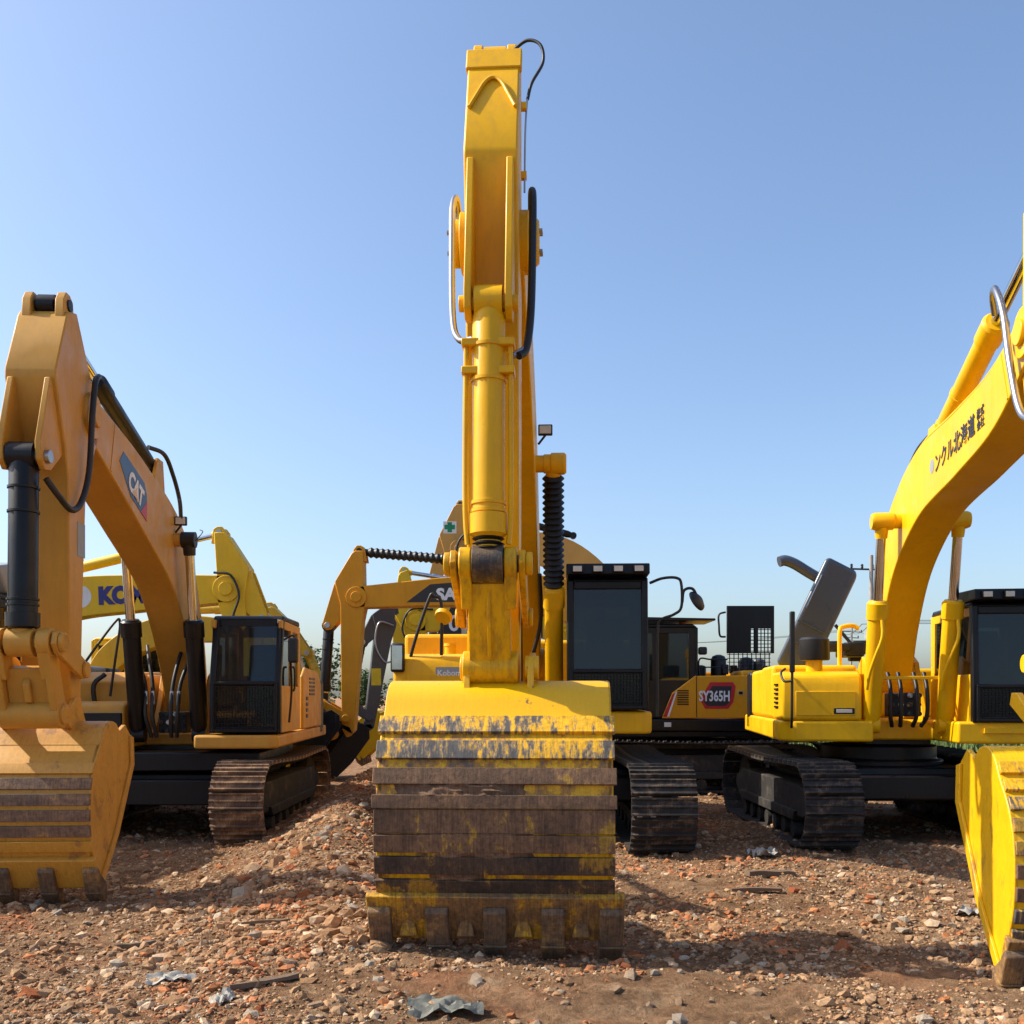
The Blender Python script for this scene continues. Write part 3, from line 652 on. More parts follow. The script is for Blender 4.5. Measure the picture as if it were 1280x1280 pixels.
def UM(a): return Matrix.Rotation(a, 4, 'Z')
def bars_std(n, d0, d1, fill, mats, th=.028, ov=.014):
    out = []; st = (d1 - d0) / n
    for i in range(n): a = d0 + st * i; out.append((a, a + st * fill, mats[i] if isinstance(mats, (list, tuple)) else mats, th, ov))
    return out
def mirror(M, root, pts, c, r=.11, mat=RUB):
    o = hose(M, root, pts, .016, mat, 'mirror_bracket')
    p = Vector(V(*c)); ax = Vector((-.045, .03, -.03)); B(M).lathe(p - ax, p, [(0, r * .4), (.5, r * .92), (.8, r), (1, r)], 20).obj('mirror', RUB, o)
    B(M).lathe(p, p + ax * .08, [(0, r * .93), (1, r * .9)], 20).obj('mirror_glass', MIR, o); return o
def work_light(M, root, f, x, z, s=.065):
    b = B(M); b.span(f - .05, f, x - s, x + s, z - s * .75, z + s * .75); o = b.obj('work_light', RUB, root, .01)
    B(M).span(f + .001, f + .006, x - s * .8, x + s * .8, z - s * .55, z + s * .55).obj('light_lens', LAMP, o, .002)
    B(M).cyl(V(f - .03, x, z - s * .7), V(f - .05, x - s, z - s * 1.9), .012).obj('light_stalk', RUB, o); return o

# ------------------------------------------------------------------ the yellow excavator in the middle
def main_machine():
    root = empty('excavator', (.33, 13.3, 0), R(-1.0))
    tag(root, 'tall bright yellow excavator in the centre with a muddy upright bucket in front', 'excavator', 'excavators parked facing the camera')
    M = Matrix.Translation((-.17, 0, 0)) @ UM(R(-1.9))
    undercarriage(root, 1.33, .70, 2.42, -2.45, .44, SHOE_D, n=52)
    house(M, root, YM, 1.5, 1.45, -3.2, 1.30, 1.55, 2.22, .55, 2.5)
    kn = [(.25, 2.1, .24), (.9, 3.05, .38), (2.2, 4.12, .45), (3.8, 4.78, .37), (5.62, 5.12, .23)]
    bo, top, bot = boom(M, root, kn, .44, YM)
    # boom cylinders with rubber boots
    for sx in (-1, 1):
        cylinder(M, root, 'boom_cylinder', V(1.15, sx * .40, 1.72), V(2.45, sx * .40, 4.18), .105, .50, YM, CHR, .06, .10, .085, boot=(.50, .955, .12, 19), gland=True)
    B(M).xc(2.45, 4.18, -.36, .36, .09).obj('cylinder_boss', YM, bo, .008)
    for sx in (-1, 1): B(M).lathe(V(2.45, sx * .3, 4.18), V(2.45, sx * .54, 4.18), [(0, .1), (.3, .1), (.33, .115), (.9, .115), (1, .095)], 22).obj('boss_cap', YM, bo, .004)
    P = (5.62, 5.12); ge = arm_geo(P, 1, 0, .80)
    ge['A'] = (6.35, 2.62); ge['Bp'] = (6.08, 1.92); ge['Q'] = (5.72, 1.95); ge['S'] = (5.75, 2.3); ge['lip'] = (6.42, .11)
    bm_ = [WB_TOP, WB_TOP, WB_DRK, WB_MID, WB_MID, WB_DRK, WB_DRK, WB_DRK]
    bars = [(.335, .40, WB_TOP, .03, .025), (.43, .487, WB_TOP, .03, .02), (.515, .562, WB_MID, .032, .03), (.592, .630, WB_MID, .034, .03), (.632, .70, WB_MID, .022, .018), (.705, .755, WB_MID, .03, .02), (.768, .82, WB_DRK, .03, .02), (.84, .885, WB_DRK, .03, .02)]
    st, bc, lk, bk = arm(M, root, P, ge, (YM, BKT_M, BKT_TOP, LIP, TOOTH), .38, .112, linkmat=YMD, hw=.765, s=1.07, bdx=.06, crusts=[(.562, .592, -.7, .25), (.70, .768, -.55, .30), (.82, .84, -.45, -.05), (.885, .93, -.35, .1)], bars=bars, cyl_frac=.90, rod_boot=(.895, .955, .112, 3), link_w=.20, pinmat=None, lip_over=.085)
    cylinder(M, root, 'arm_cylinder', V(2.9, 0, 5.05), V(ge['T'][0], 0, ge['T'][1]), .10, .62, YM, CHR, None, .1, .08)
    # greasy pins at the top of the bucket link
    B(M).xc(ge['A'][0] + .0, ge['A'][1], -.105, .105, .135).obj('greasy_rod_end', PIN, lk, .004)
    # raised weld arch on the front of the stick top
    d = np.array((.53 - .16, (.56 - 1.60) * .8)); d /= np.linalg.norm(d)
    pts = []
    for u, x in ((.52, -.165), (.38, -.11), (.26, -.06), (.21, 0), (.26, .06), (.38, .11), (.52, .165)):
        pts.append((P[0] + .16 + d[0] * u + .012, x, P[1] + 1.28 + d[1] * u + .006))
    B(M).tube([V(*p) for p in pts], .014, 8, 5).obj('weld_arch', YM, st)
    pl = B(M); pl.prism([(P[0] + .05, P[1] + 1.36), (P[0] + .12, P[1] + 1.39), (P[0] + .21, P[1] + 1.20), (P[0] + .15, P[1] + 1.18)], -.205, .205); pl.obj('head_plate', YM, st, .01)
    # hoses on both sides of the stick
    hose(M, root, [(5.5, .27, 5.12), (5.72, .275, 5.42), (5.92, .29, 5.3), (6.02, .29, 4.85), (6.1, .28, 4.4), (6.14, .25, 4.15), (6.2, .2, 4.08)], .028)
    hose(M, root, [(6.13, .25, 4.16), (6.2, .16, 4.08)], .022, STL, 'hose_fitting')
    hose(M, root, [(5.5, -.27, 5.12), (5.75, -.275, 5.38), (5.95, -.285, 5.25), (6.05, -.28, 5.0), (6.1, -.27, 4.4), (6.15, -.22, 4.22), (6.2, -.12, 4.2)], .024, STL, 'steel_pipe')
    hose(M, root, [(5.7, .12, 6.50), (5.74, .24, 6.56), (5.78, .34, 6.50), (5.80, .36, 6.36), (5.85, .28, 6.18), (5.87, .25, 6.05)], .012, RUB)
    hose(M, root, [(5.87, .25, 6.08), (5.9, .235, 5.8), (5.92, .23, 5.35)], .007, STL, 'thin_pipe')
    for z in (5.98, 5.48): B(M).box((5.9, .225, z), (.05, .04, .05)).obj('pipe_clip', YM, st, .004)
    # side plates and bolts at the stick pin
    for sx in (-1, 1):
        q = B(M); q.lathe(V(5.62, sx * .255, 5.12), V(5.62, sx * .33, 5.12), [(0, .17), (.7, .17), (1, .15)], 24); q.obj('pin_cap', YM, st, .004)
        for k in range(4): B(M).cyl(V(5.62 + .1 * math.cos(k * 1.57 + .5), sx * .33, 5.12 + .1 * math.sin(k * 1.57 + .5)), V(5.62 + .1 * math.cos(k * 1.57 + .5), sx * .355, 5.12 + .1 * math.sin(k * 1.57 + .5)), .018, None, 6).obj('bolt', STL, st)
    # pipes strapped to the bucket cylinder
    for sx in (-1, 1):
        hose(M, bc, [(6.35, sx * .15, 4.1), (6.36, sx * .155, 3.6), (6.37, sx * .155, 3.0), (6.37, sx * .14, 2.75)], .018, YM, 'cylinder_pipe')
    for z in (4.12, 3.93): B(M).box((6.32, 0, z), (.16, .36, .05)).obj('pipe_clamp', YM, bc, .006)
    work_light(M, root, 2.62, .32, 4.50, .075)
    cab(M, root, .55, 1.45, 1.85, 1.57, 3.06, 1.75, BK, BK, GLS, True, True, 4, z_split=.29)
    hose(M, root, [(1.85, 1.47, 2.98), (1.95, 1.60, 3.02), (1.97, 1.75, 3.02), (1.98, 1.80, 2.95), (1.98, 1.80, 2.7), (1.95, 1.72, 2.62), (1.9, 1.58, 2.56), (1.88, 1.55, 2.4), (1.86, 1.55, 1.5)], .016, RUB, 'mirror_bracket')
    mirror(M, root, [(1.98, 1.81, 2.75), (1.98, 1.83, 2.88), (1.98, 1.92, 2.9), (1.98, 1.98, 2.8)], (1.98, 1.96, 2.76), .12)
    # left hand side: mirror on a stay, filler caps, air cleaner, sticker
    hose(M, root, [(1.3, -1.30, 1.8), (1.34, -1.28, 2.2), (1.38, -1.06, 2.86), (1.38, -1.0, 2.88), (1.36, -.92, 2.8), (1.35, -.92, 2.2)], .02, RUB, 'handrail')
    m = B(M); m.span(1.5, 1.38, -1.50, -1.34, 2.0, 2.34); mo = m.obj('side_mirror', RUB, root, .03, 3); B(M).span(1.502, 1.508, -1.48, -1.36, 2.03, 2.31).obj('mirror_glass', MIR, mo, .01)
    B(M).lathe(V(1.42, -.90, 2.63), V(1.36, -.88, 2.68), [(0, .095), (.6, .11), (1, .06)], 18).obj('round_mirror', YM, root)
    for f, x in ((.95, -.86), (.9, -.52)): B(M).lathe(V(f, x, 2.18), V(f, x, 2.36), [(0, .07), (.8, .07), (.82, .08), (1, .075)], 18).obj('filler_cap', YM, root)
    a = B(M); a.lathe(V(.2, -.62, 2.3), V(.2, -.62, 2.72), [(0, .10), (.25, .10), (.26, .18), (.9, .18), (1, .15)], 22); a.obj('air_cleaner', RUB, root)
    text('lettering', 'KOMATSU', root, V(.39, -.74, 2.58), (1, 0, 0), (0, 0, 1), .06, INKW, M)
    B(M).span(1.424, 1.431, -.98, -.60, 1.92, 2.06).obj('sticker', GL, root)
    text('lettering', 'Kobomu', root, V(1.433, -.96, 1.96), (1, 0, 0), (0, 0, 1), .095, INKW, M, bold=.002)
    # hydraulic hoses by the boom foot
    for x in (-.12, 0, .12): hose(M, root, [(1.0, x, 1.5), (1.15, x, 1.75), (1.1, x, 2.1), (1.25, x * 2, 2.6), (1.7, x * 2, 3.1)], .024)
    # mud stuck on the bars
    for k in range(34):
        x = random.gauss(-.18, .28); B(M).sphere(V(6.62 + random.uniform(-.015, .01), max(-.7, min(.7, x)), 1.06 + random.gauss(0, .016)), random.uniform(.012, .03), 6, (1.3, .8, .8)).obj('mud_lump', SHOE_L, bk)
    return root
main_machine()

# ------------------------------------------------------------------ the ochre excavator on the left
def left_machine():
    root = empty('excavator', (-4.42, 13.75, 0), R(0))
    tag(root, 'ochre excavator at the left edge with black cab and black cylinders', 'excavator', 'excavators parked facing the camera')
    M = Matrix.Translation((.16, 0, 0)) @ UM(R(2.9))
    undercarriage(root, 1.28, .62, 2.08, -2.2, .43, SHOE_L, (False, True), n=48)
    house(M, root, YL, 1.40, 1.35, -2.7, 1.10, 1.26, 1.66, .45, 2.0)
    kn = [(.3, 1.5, .22), (.72, 2.45, .36), (1.5, 3.33, .44), (2.9, 3.85, .36), (4.45, 4.27, .21)]
    bo, top, bot = boom(M, root, kn, .42, YL)
    for sx in (-1, 1):
        cylinder(M, root, 'boom_cylinder', V(1.2, sx * .37, 1.25), V(1.72, sx * .37, 3.56), .105, .60, BK, CHR, .055, .095, .08, eyemat=RUB)
    B(M).xc(1.72, 3.56, -.34, .34, .08).obj('cylinder_boss', YL, bo, .008)
    P = (4.45, 4.27)
    ge = dict(stick=[(4.98, 5.02), (5.03, 4.96), (5.27, 4.44), (5.27, 4.36), (5.06, 3.85), (5.0, 3.6), (4.96, 1.85), (4.84, 1.52), (4.72, 1.6), (4.66, 2.6), (4.58, 3.6), (4.30, 4.05), (4.24, 4.3), (4.38, 4.5), (4.80, 5.07)],
              rib=[(5.24, 4.38), (5.30, 4.36), (5.50, 3.78), (5.48, 3.64), (5.40, 3.57), (5.28, 3.59), (5.0, 3.8), (5.06, 4.15)],
              C=(5.39, 3.68), A=(5.42, 2.16), Bp=(5.20, 1.57), Q=(4.84, 1.62), S=(4.88, 1.95), T=(4.90, 5.10), lip=(5.12, .12))
    bars = bars_std(6, .44, .87, .72, [BKT_L, WB_L, WB_L, WB_L, WB_L, BKT_L], .026, .012)
    st, bc, lk, bk = arm(M, root, P, ge, (YL, BKT_L, BKT_L, BKT_L, TOOTH), .42, .115, barrel=BK, rod=CHR, hw=.56, bdx=-.06, s=.86, bars=bars, cyl_frac=.93, link_w=.25, pinmat=YL, posts=True, lip_over=.03, nteeth=4, lugs=False)
    ac = cylinder(M, root, 'arm_cylinder', V(1.98, 0, 4.36), V(ge['T'][0], 0, ge['T'][1]), .085, .60, BK, CHR, .05, .09, .07)
    for sx in (-1, 1): B(M).prism([(1.75, 3.8), (1.88, 4.44), (2.08, 4.44), (2.3, 4.0)], sx * .08, sx * .12).obj('cylinder_lug', YL, bo, .008)
    hose(M, root, [(2.25, .06, 4.52), (1.98, .16, 4.50), (1.75, .2, 4.30), (1.6, .23, 4.05), (1.5, .22, 3.85)], .025)
    hose(M, root, [(4.05, .1, 4.72), (4.35, .24, 4.66), (4.55, .28, 4.55), (4.66, .29, 4.2), (4.74, .29, 3.7), (4.9, .28, 3.40), (5.1, .27, 3.30), (5.3, .24, 3.38), (5.4, .18, 3.5)], .027)
    hose(M, root, [(5.35, -.3, 3.3), (5.4, -.35, 3.0), (5.4, -.33, 2.6), (5.3, -.3, 2.2)], .022)
    # logo on the boom side
    x = .2115
    LS = .82; a = np.array((3.50, 3.965)); d = np.array((-.955, -.30)); d /= np.linalg.norm(d); n = np.array((-d[1], d[0])); n = n if n[1] > 0 else -n
    def pq(u, v): p = a + d * u * LS + n * v * LS; return (p[0], p[1])
    B(M).prism([pq(-.25, .02), pq(-.15, .20), pq(.70, .24), pq(.84, .13), pq(.92, -.19), pq(.25, -.19)], x, x + .003).obj('logo_panel', LOGOB, bo)
    B(M).prism([pq(.66, -.19), pq(.92, -.19), pq(.86, .06)], x + .003, x + .005).obj('logo_corner', INKR, bo)
    o_ = pq(.10, -.12); text('lettering', 'CAT', bo, V(o_[0], x + .006, o_[1]), V(d[0], 0, d[1]), (0, 0, 1), .28, INKW, M, .88, .1, bold=.012, xscale=.92)
    B(M).prism([pq(.30, -.125), pq(.50, -.125), pq(.40, .0)], x + .007, x + .009).obj('logo_triangle', LOGOY, bo)
    work_light(M, root, 1.75, .28, 3.78, .07)
    hose(M, root, [(1.7, .3, 3.75), (1.9, .3, 3.98), (1.75, .28, 4.0), (1.62, .25, 3.85)], .006)
    hose(M, root, [(1.72, .45, 3.55), (1.68, .52, 3.66), (1.6, .47, 3.70)], .006)
    B(M).span(4.80, 4.62, .2105, .214, 2.95, 3.25).obj('sticker', GL, st)
    # cab
    cab(M, root, .58, 1.42, 1.62, 1.28, 2.70, 1.5, BK, YL, GLC, False, True, 0, .22, True, .42)
    b = B(M); b.span(1.60, 1.50, 1.50, 1.62, 2.12, 2.42); mo = b.obj('side_mirror', RUB, root, .03, 3); B(M).tube([V(1.5, 1.44, 2.4), V(1.52, 1.56, 2.45), V(1.54, 1.56, 2.3)], .012).obj('mirror_arm', RUB, mo); B(M).tube([V(1.5, 1.52, 2.2), V(1.3, 1.5, 1.8), V(1.3, 1.47, 1.4)], .014).obj('handrail', RUB, mo)
    s = B(M); s.prism([(-.1, 1.27), (-.1, 2.0), (-.35, 2.12), (-1.6, 2.08), (-1.9, 1.9), (-1.9, 1.27)], 1.38, 1.43); sp = s.obj('side_panel', YL, root, .04, 3)
    for k in range(5): B(M).box((-.9, 1.433, 1.75 + k * .055), (.5, .012, .03)).obj('vent_slat', BK, sp)
    for k in range(4): B(M).box((-.42, 1.433, 1.45 + k * .08), (.16, .012, .05)).obj('vent_slat', BK, sp)
    # black front: guard plate left of the boom, cover under the deck, hoses at the valve
    B(M).span(1.41, 1.34, -1.42, -.52, 1.27, 1.52).obj('front_guard', BK, root, .01)
    B(M).span(1.5, -1.0, -1.15, 1.15, .82, 1.05).obj('under_cover', BK, root, .02)
    B().span(1.55, 1.15, -1.0, 1.0, .42, .72).obj('front_beam', BK, root, .015)
    valve(M, root, 1.02, .02, 1.40, 1.0)
    for x0 in (-.25, -.17, .05, .13): hose(M, root, [(1.25, x0 * .8, 1.22), (1.33, x0, 1.5), (1.25, x0 * 1.1, 1.85), (1.1, x0 * 1.6, 2.15), (.95, x0 * 2, 2.35)], .024)
    for x0 in (-.25, -.17, .05, .13): B(M).cyl(V(1.30, x0, 1.62), V(1.27, x0 * 1.05, 1.78), .03).obj('hose_fitting', STL, root)
    b = B(M); b.prism([(.9, 1.28), (.9, 1.9), (.7, 2.02), (-.3, 2.05), (-.3, 1.28)], -1.38, -.52); b.obj('side_box', YL, root, .03, 3)
    hose(M, root, [(.98, -.95, 1.5), (1.0, -.98, 1.85), (.96, -.85, 2.0)], .03)
    hose(M, root, [(1.3, -1.30, 1.55), (1.2, -1.1, 2.0), (1.05, -.72, 2.62), (1.0, -.66, 2.62), (1.0, -.7, 2.3), (1.0, -.78, 1.72)], .016, RUB, 'handrail')
    return root
left_machine()

# ------------------------------------------------------------------ the bright yellow excavator on the right
def right_machine():
    root = empty('excavator', (4.78, 13.4, 0), 0)
    tag(root, 'glossy yellow excavator at the right edge with its dark engine hood propped open', 'excavator', 'excavators parked facing the camera')
    M = Matrix.Translation((.09, 0, 0)) @ UM(R(-7.2))
    undercarriage(root, 1.27, .64, 2.25, -2.1, .44, SHOE_D, (True, False), n=48)
    house(M, root, YR, 1.50, 1.35, -2.9, 1.18, 1.43, 2.02, .40, 2.12)
    kn = [(.3, 1.95, .2), (.62, 2.75, .29), (1.25, 3.5, .37), (2.4, 3.98, .36), (3.8, 4.1, .30), (4.8, 4.22, .26), (5.6, 4.52, .2)]
    bo, top, bot = boom(M, root, kn, .44, YR)
    for sx in (-1, 1):
        c = cylinder(M, root, 'boom_cylinder', V(1.2, sx * .42, 1.38), V(1.75, sx * .42, 3.72), .105, .62, YR, CHR, .055, .10, .085)
        hose(M, c, [(1.62, sx * .42 + .03, 2.6), (1.63, sx * .42 + .03, 2.4), (1.58, sx * .42 - .03, 2.2), (1.50, sx * .42 - .08, 2.0), (1.42, sx * .42 - .1, 1.8)], .02, YR, 'cylinder_pipe')
    B(M).xc(1.75, 3.72, -.36, .36, .085).obj('cylinder_boss', YR, bo, .008)
    for sx in (-1, 1): B(M).lathe(V(1.75, sx * .3, 3.72), V(1.75, sx * .54, 3.72), [(0, .10), (.85, .10), (1, .085)], 22).obj('boss_cap', YR, bo, .004)
    P = (5.6, 4.52); ge = arm_geo(P, .87, .05, .66)
    bars = bars_std(9, .26, .93, .62, [WB_TOP, WB_TOP, WB_TOP, WB_MID, WB_MID, WB_MID, WB_MID, WB_TOP, WB_TOP], .03, .0)
    ge['lip'] = (7.15, -.02)
    st, bc, lk, bk = arm(M, root, P, ge, (YR, BKT_R, BKT_R, LIP, TOOTH), .38, .10, hw=.80, s=.88, bdx=-.10, bars=bars, link_w=.24, lip_over=.03)
    cylinder(M, root, 'arm_cylinder', V(2.7, 0, 4.52), V(ge['T'][0], 0, ge['T'][1]), .105, .56, YR, CHR, .055, .1, .08, rings=(.2,))
    for sx in (-1, 1): B(M).prism([(2.45, 4.2), (2.6, 4.55), (2.8, 4.55), (3.0, 4.25)], sx * .10, sx * .14).obj('cylinder_lug', YR, bo, .008)
    tp = [t for t in top[10:]]
    hose(M, bo, [(t[0], -.18, t[1] + .03) for t in tp[::4]], .02, YR, 'boom_pipe')
    hose(M, bo, [(t[0], -.11, t[1] + .035) for t in tp[::4]], .016, YR, 'boom_pipe')
    hose(M, bo, [(.9, -.12, 3.55), (1.15, -.14, 3.85), (1.6, -.15, 4.14), (2.2, -.15, 4.40), (2.6, -.1, 4.5)], .028)
    hose(M, root, [(4.72, -.16, 4.98), (4.85, -.22, 5.08), (5.1, -.28, 5.05), (5.35, -.30, 4.75), (5.5, -.3, 4.3), (5.75, -.3, 3.85), (6.1, -.26, 3.75), (6.25, -.18, 3.9)], .028, STL, 'braided_hose')
    # lettering along the boom's left side
    a = np.array((2.95, 3.96)); d = np.array((1.6, .11)); d /= np.linalg.norm(d)
    text('lettering', 'ンクル北海道', bo, V(a[0] + d[0] * .2, -.2235, a[1] + d[1] * .2), V(d[0], 0, d[1]), (0, 0, 1), .21, INK, M, 1.0, bold=.004)
    e = a + d * 1.50
    text('lettering', '株式\n会社', bo, V(e[0], -.2235, e[1] + .09), V(d[0], 0, d[1]), (0, 0, 1), 0.10, INK, M, 1.0, bold=.002)
    B(M).lathe(V(a[0] + .09, -.22, a[1] + .10), V(a[0] + .09, -.2235, a[1] + .10), [(0, .075), (1, .075)], 20).obj('round_mark', GL, bo)
    cab(M, root, .58, 1.52, 1.72, 1.42, 2.80, 1.7, BK, YR, GLS, True, True, 4, z_split=.30)
    # step and side details of the deck
    B(M).span(1.74, 1.70, .7, 1.45, 1.30, 1.36).obj('step', YR, root, .004)
    valve(M, root, .95, 0, 1.62, 1.1)
    for x0 in (-.2, -.08, .10, .22): hose(M, root, [(1.1, x0 * .8, 1.36), (1.2, x0, 1.5), (1.2, x0 * 1.0, 1.8), (1.05, x0 * 1.0, 2.0)], .025)
    b = B(M); b.span(1.30, 1.22, -.42, .42, 1.92, 1.96); b.obj('cross_bar', YR, root, .006)
    B(M).lathe(V(.98, -1.05, 2.0), V(.98, -1.05, 2.16), [(0, .10), (1, .10)], 20).obj('cleaner_neck', YR, root)
    B(M).lathe(V(.98, -1.05, 2.16), V(.98, -1.05, 2.44), [(0, .17), (.1, .18), (.9, .18), (1, .15)], 22).obj('pre_cleaner', RUB, root)
    b = B(M); b.span(1.56, 1.50, -1.42, -1.36, 2.0, 2.72); mo = b.obj('tall_mirror', RUB, root, .015, 3); B(M).tube([V(1.53, -1.39, 2.05), V(1.5, -1.39, 1.5), V(1.4, -1.38, 1.35)], .016).obj('mirror_arm', RUB, mo)
    hose(M, mo, [(1.53, -1.39, 1.9), (1.5, -1.48, 1.9), (1.4, -1.5, 2.0), (1.3, -1.44, 2.05)], .014, RUB, 'mirror_stay')
    hose(M, root, [(.2, -.60, 2.12), (.2, -.60, 2.55), (.15, -.55, 2.62), (.1, -.42, 2.64), (.1, -.34, 2.6)], .03, YR, 'handrail')
    # open engine hood with its exhaust stack
    hd = B(M); U = 1.78; A_ = Vector((-1.2, 1.55, 2.2)); du = Vector((.42, .0, .907)); dx_ = Vector((.86, .30, -.40)); dv = Vector((.1, .5, 0))
    prof = [(0, 0), (0, .44), (U - .12, .44), (U, 0)]
    hd.add([A_ + du * u + dv * v + dx_ * x for x in (0, .58) for u, v in prof], [tuple(range(4)), tuple(range(7, 3, -1))] + [(i, 4 + i, 4 + (i + 1) % 4, (i + 1) % 4) for i in range(4)])
    ho = hd.obj('engine_hood', HOODM, root, .085, 4)
    for u in (.42, .72): B(M).cyl(A_ + du * u - dv * .02 + dx_ * .03, A_ + du * u - dv * .02 + dx_ * .55, .012, None, 8).obj('hood_seam', HOODM, ho)
    B(M).tube([A_ + du * .95 + dx_ * .08, A_ + du * .98 - dv * .1 + dx_ * .08, A_ + du * 1.42 - dv * .1 + dx_ * .08, A_ + du * 1.46 + dx_ * .08], .014).obj('hood_grip', HOODM, ho)
    B(M).tube([Vector((-.50, 1.72, 3.44)), Vector((-.70, 1.7, 3.56)), Vector((-.90, 1.66, 3.68)), Vector((-1.04, 1.64, 3.73)), Vector((-1.13, 1.62, 3.71))], .08, 14, 6).obj('exhaust_stack', HOODM, ho)
    B(M).tube([A_ + du * .9 + dx_ * .6, Vector((.05, 1.75, 2.35)), Vector((.08, 1.75, 2.1))], .025, 8, 1).obj('hood_stay', RUB, ho)
    for k in range(9): B(M).box((-.2 - random.random() * .6, random.uniform(-1.2, -.2) + .3, 2.3 + random.random() * .1), (random.uniform(.1, .3), random.uniform(.1, .3), random.uniform(.1, .24))).obj('engine_unit', RUB, root, .02)
    return root
right_machine()

# ------------------------------------------------------------------ machines behind
def back_machine(name, label, loc, yaw, ym, kn, geo, cabm=BK, barrel=None, sw=.6, gw=1.3, z_cab=3.0, bshell=None, shoes=(False, False), hwid=1.45, blackcyl=False, boot=False, ac0=None, group='excavators parked in the rows behind', cabx=True, armp=True, house_kw=None, bucket_s=.9, bars=True, bhw=.6, rear=-3.0, boomcyl=True):
    root = empty(name, loc, yaw); tag(root, label, 'excavator', group); M = None
    undercarriage(root, gw, sw, 2.3, -2.3, .43, SHOE_D, shoes, n=48)
    house(M, root, ym, hwid, 1.35, rear, 1.1, 1.32, 1.9, .4, 2.2, **(house_kw or {}))
    bo, top, bot = boom(M, root, kn, .42, ym)
    i = int(len(top) * .40); K = (np.array(top[i]) + np.array(bot[i])) / 2
    if boomcyl:
        for sx in (-1, 1): cylinder(M, root, 'boom_cylinder', V(1.15, sx * .40, 1.4), V(K[0], sx * .40, K[1]), .10, .6, barrel or ym, CHR, .05, .09, .08)
    bs = bshell or ym
    st, bc, lk, bk = arm(M, root, (kn[-1][0], kn[-1][1]), geo, (ym, bs, bs, bs, TOOTH), .42, .10, barrel=barrel, hw=bhw, s=bucket_s, bars=bars_std(5, .4, .9, .6, bs, .025, .01) if bars else (), link_w=.22)
    ac0 = ac0 or (top[int(len(top) * .52)][0], top[int(len(top) * .52)][1] + .18)
    cylinder(M, root, 'arm_cylinder', V(ac0[0], 0, ac0[1]), V(geo['T'][0], 0, geo['T'][1]), .095, .5 if boot else .6, (BK if boot else barrel) or ym, CHR, .05, .09, .07, boot=(.5, .95, .105, 13) if boot else None)
    if cabx: cab(M, root, .5, 1.43, 1.8, 1.34, z_cab, 1.75, cabm, cabm, GLS, False, False, 0)
    return root, bo, st, top, bot
def rotgeo(P, s, rot, **kw): return arm_geo(P, s, rot, **kw)
# amber machine right behind the middle one, facing left, hood open
kn = [(.3, 1.9, .22), (1.0, 2.75, .33), (2.2, 3.5, .40), (3.9, 3.72, .30), (6.3, 3.6, .2)]
ge = arm_geo((6.3, 3.6), .78, .04, .66); ge['lip'] = (7.3, .3)
rt, bo, st, top, bot = back_machine('excavator', 'amber yellow excavator behind the middle one, side on, with red stripe and open hood', (3.35, 19.6, 0), R(-90), YS, kn, ge, BK, BK, bshell=BK, rear=-3.0, shoes=(False, True), boot=True, ac0=(3.2, 4.22), bucket_s=.75, hwid=1.5, house_kw=dict(cover=YS, box=True, deck=BK))
for (a_, b_, m_) in ((4.95, 3.25, INK),):
    B().prism([(5.35, 3.50), (4.9, 3.84), (2.9, 4.0), (2.9, 3.52)], .2105, .2135).obj('name_band', INK, bo)
text('lettering', 'SANY', bo, V(4.78, .2150, 3.55), (0, 1, .02), (0, 0, 1), .30, INKW, None, 1.0, 0, bold=.014, xscale=1.1)
# side panels with the red stripe and number
pb = B(); pb.prism([(.70, 1.33), (.52, 1.78), (.12, 2.08), (-2.9, 2.12), (-2.9, 1.33)], 1.472, 1.51); pn = pb.obj('side_panel', YS, rt, .02)
B().prism([(.685, 1.36), (.52, 1.75), (.43, 1.81), (.575, 1.36)], 1.511, 1.515).obj('stripe', INKR, pn)
B().prism([(.61, 1.36), (.465, 1.785), (.43, 1.81), (.575, 1.36)], 1.5155, 1.517).obj('stripe', INKW, pn)
for k in range(7): B().box((.33, 1.513, 1.58 + k * .04), (.2, .01, .02)).obj('vent_slat', BK, pn)
B().box((.09, 1.512, 1.72), (.012, .006, .74)).obj('panel_gap', BK, pn)
B().prism([(.03, 1.66), (-.15, 1.97), (-.55, 1.97), (-.60, 1.9), (-.56, 1.62), (-.47, 1.5), (-.06, 1.5)], 1.511, 1.514).obj('badge', INKR, pn)
B().prism([(-.04, 1.62), (-.18, 1.9), (-.53, 1.9), (-.50, 1.62), (-.42, 1.55), (-.10, 1.55)], 1.5145, 1.516).obj('badge', INK, pn)
text('lettering', 'SY365H', pn, V(.05, 1.518, 1.64), (0, 1, 0), (0, 0, 1), .25, INKW, None, 1.02, 0, bold=.007, xscale=.66)
B().box((-.69, 1.512, 1.78), (.13, .008, .10)).obj('latch_plate', YT, pn, .004); B().box((-.69, 1.518, 1.78), (.07, .008, .05)).obj('latch', BK, pn, .004)
B().box((.60, 1.515, 1.22), (.12, .01, .08)).obj('sticker', WH, rt)
B().span(1.9, -3.1, -1.45, 1.45, 1.0, 1.095).obj('deck_skirt', BK, rt, .01)
B().lathe(V(.25, 1.0, 3.02), V(.25, 1.0, 3.14), [(0, .07), (.7, .07), (1, .03)], 14).obj('beacon', AMB, rt)
B().prism([(-.25, 3.06), (-.25, 3.10), (1.9, 3.14), (1.9, 3.06)], .45, 1.5).obj('cab_top', BK, rt, .01)
SH = 1.45
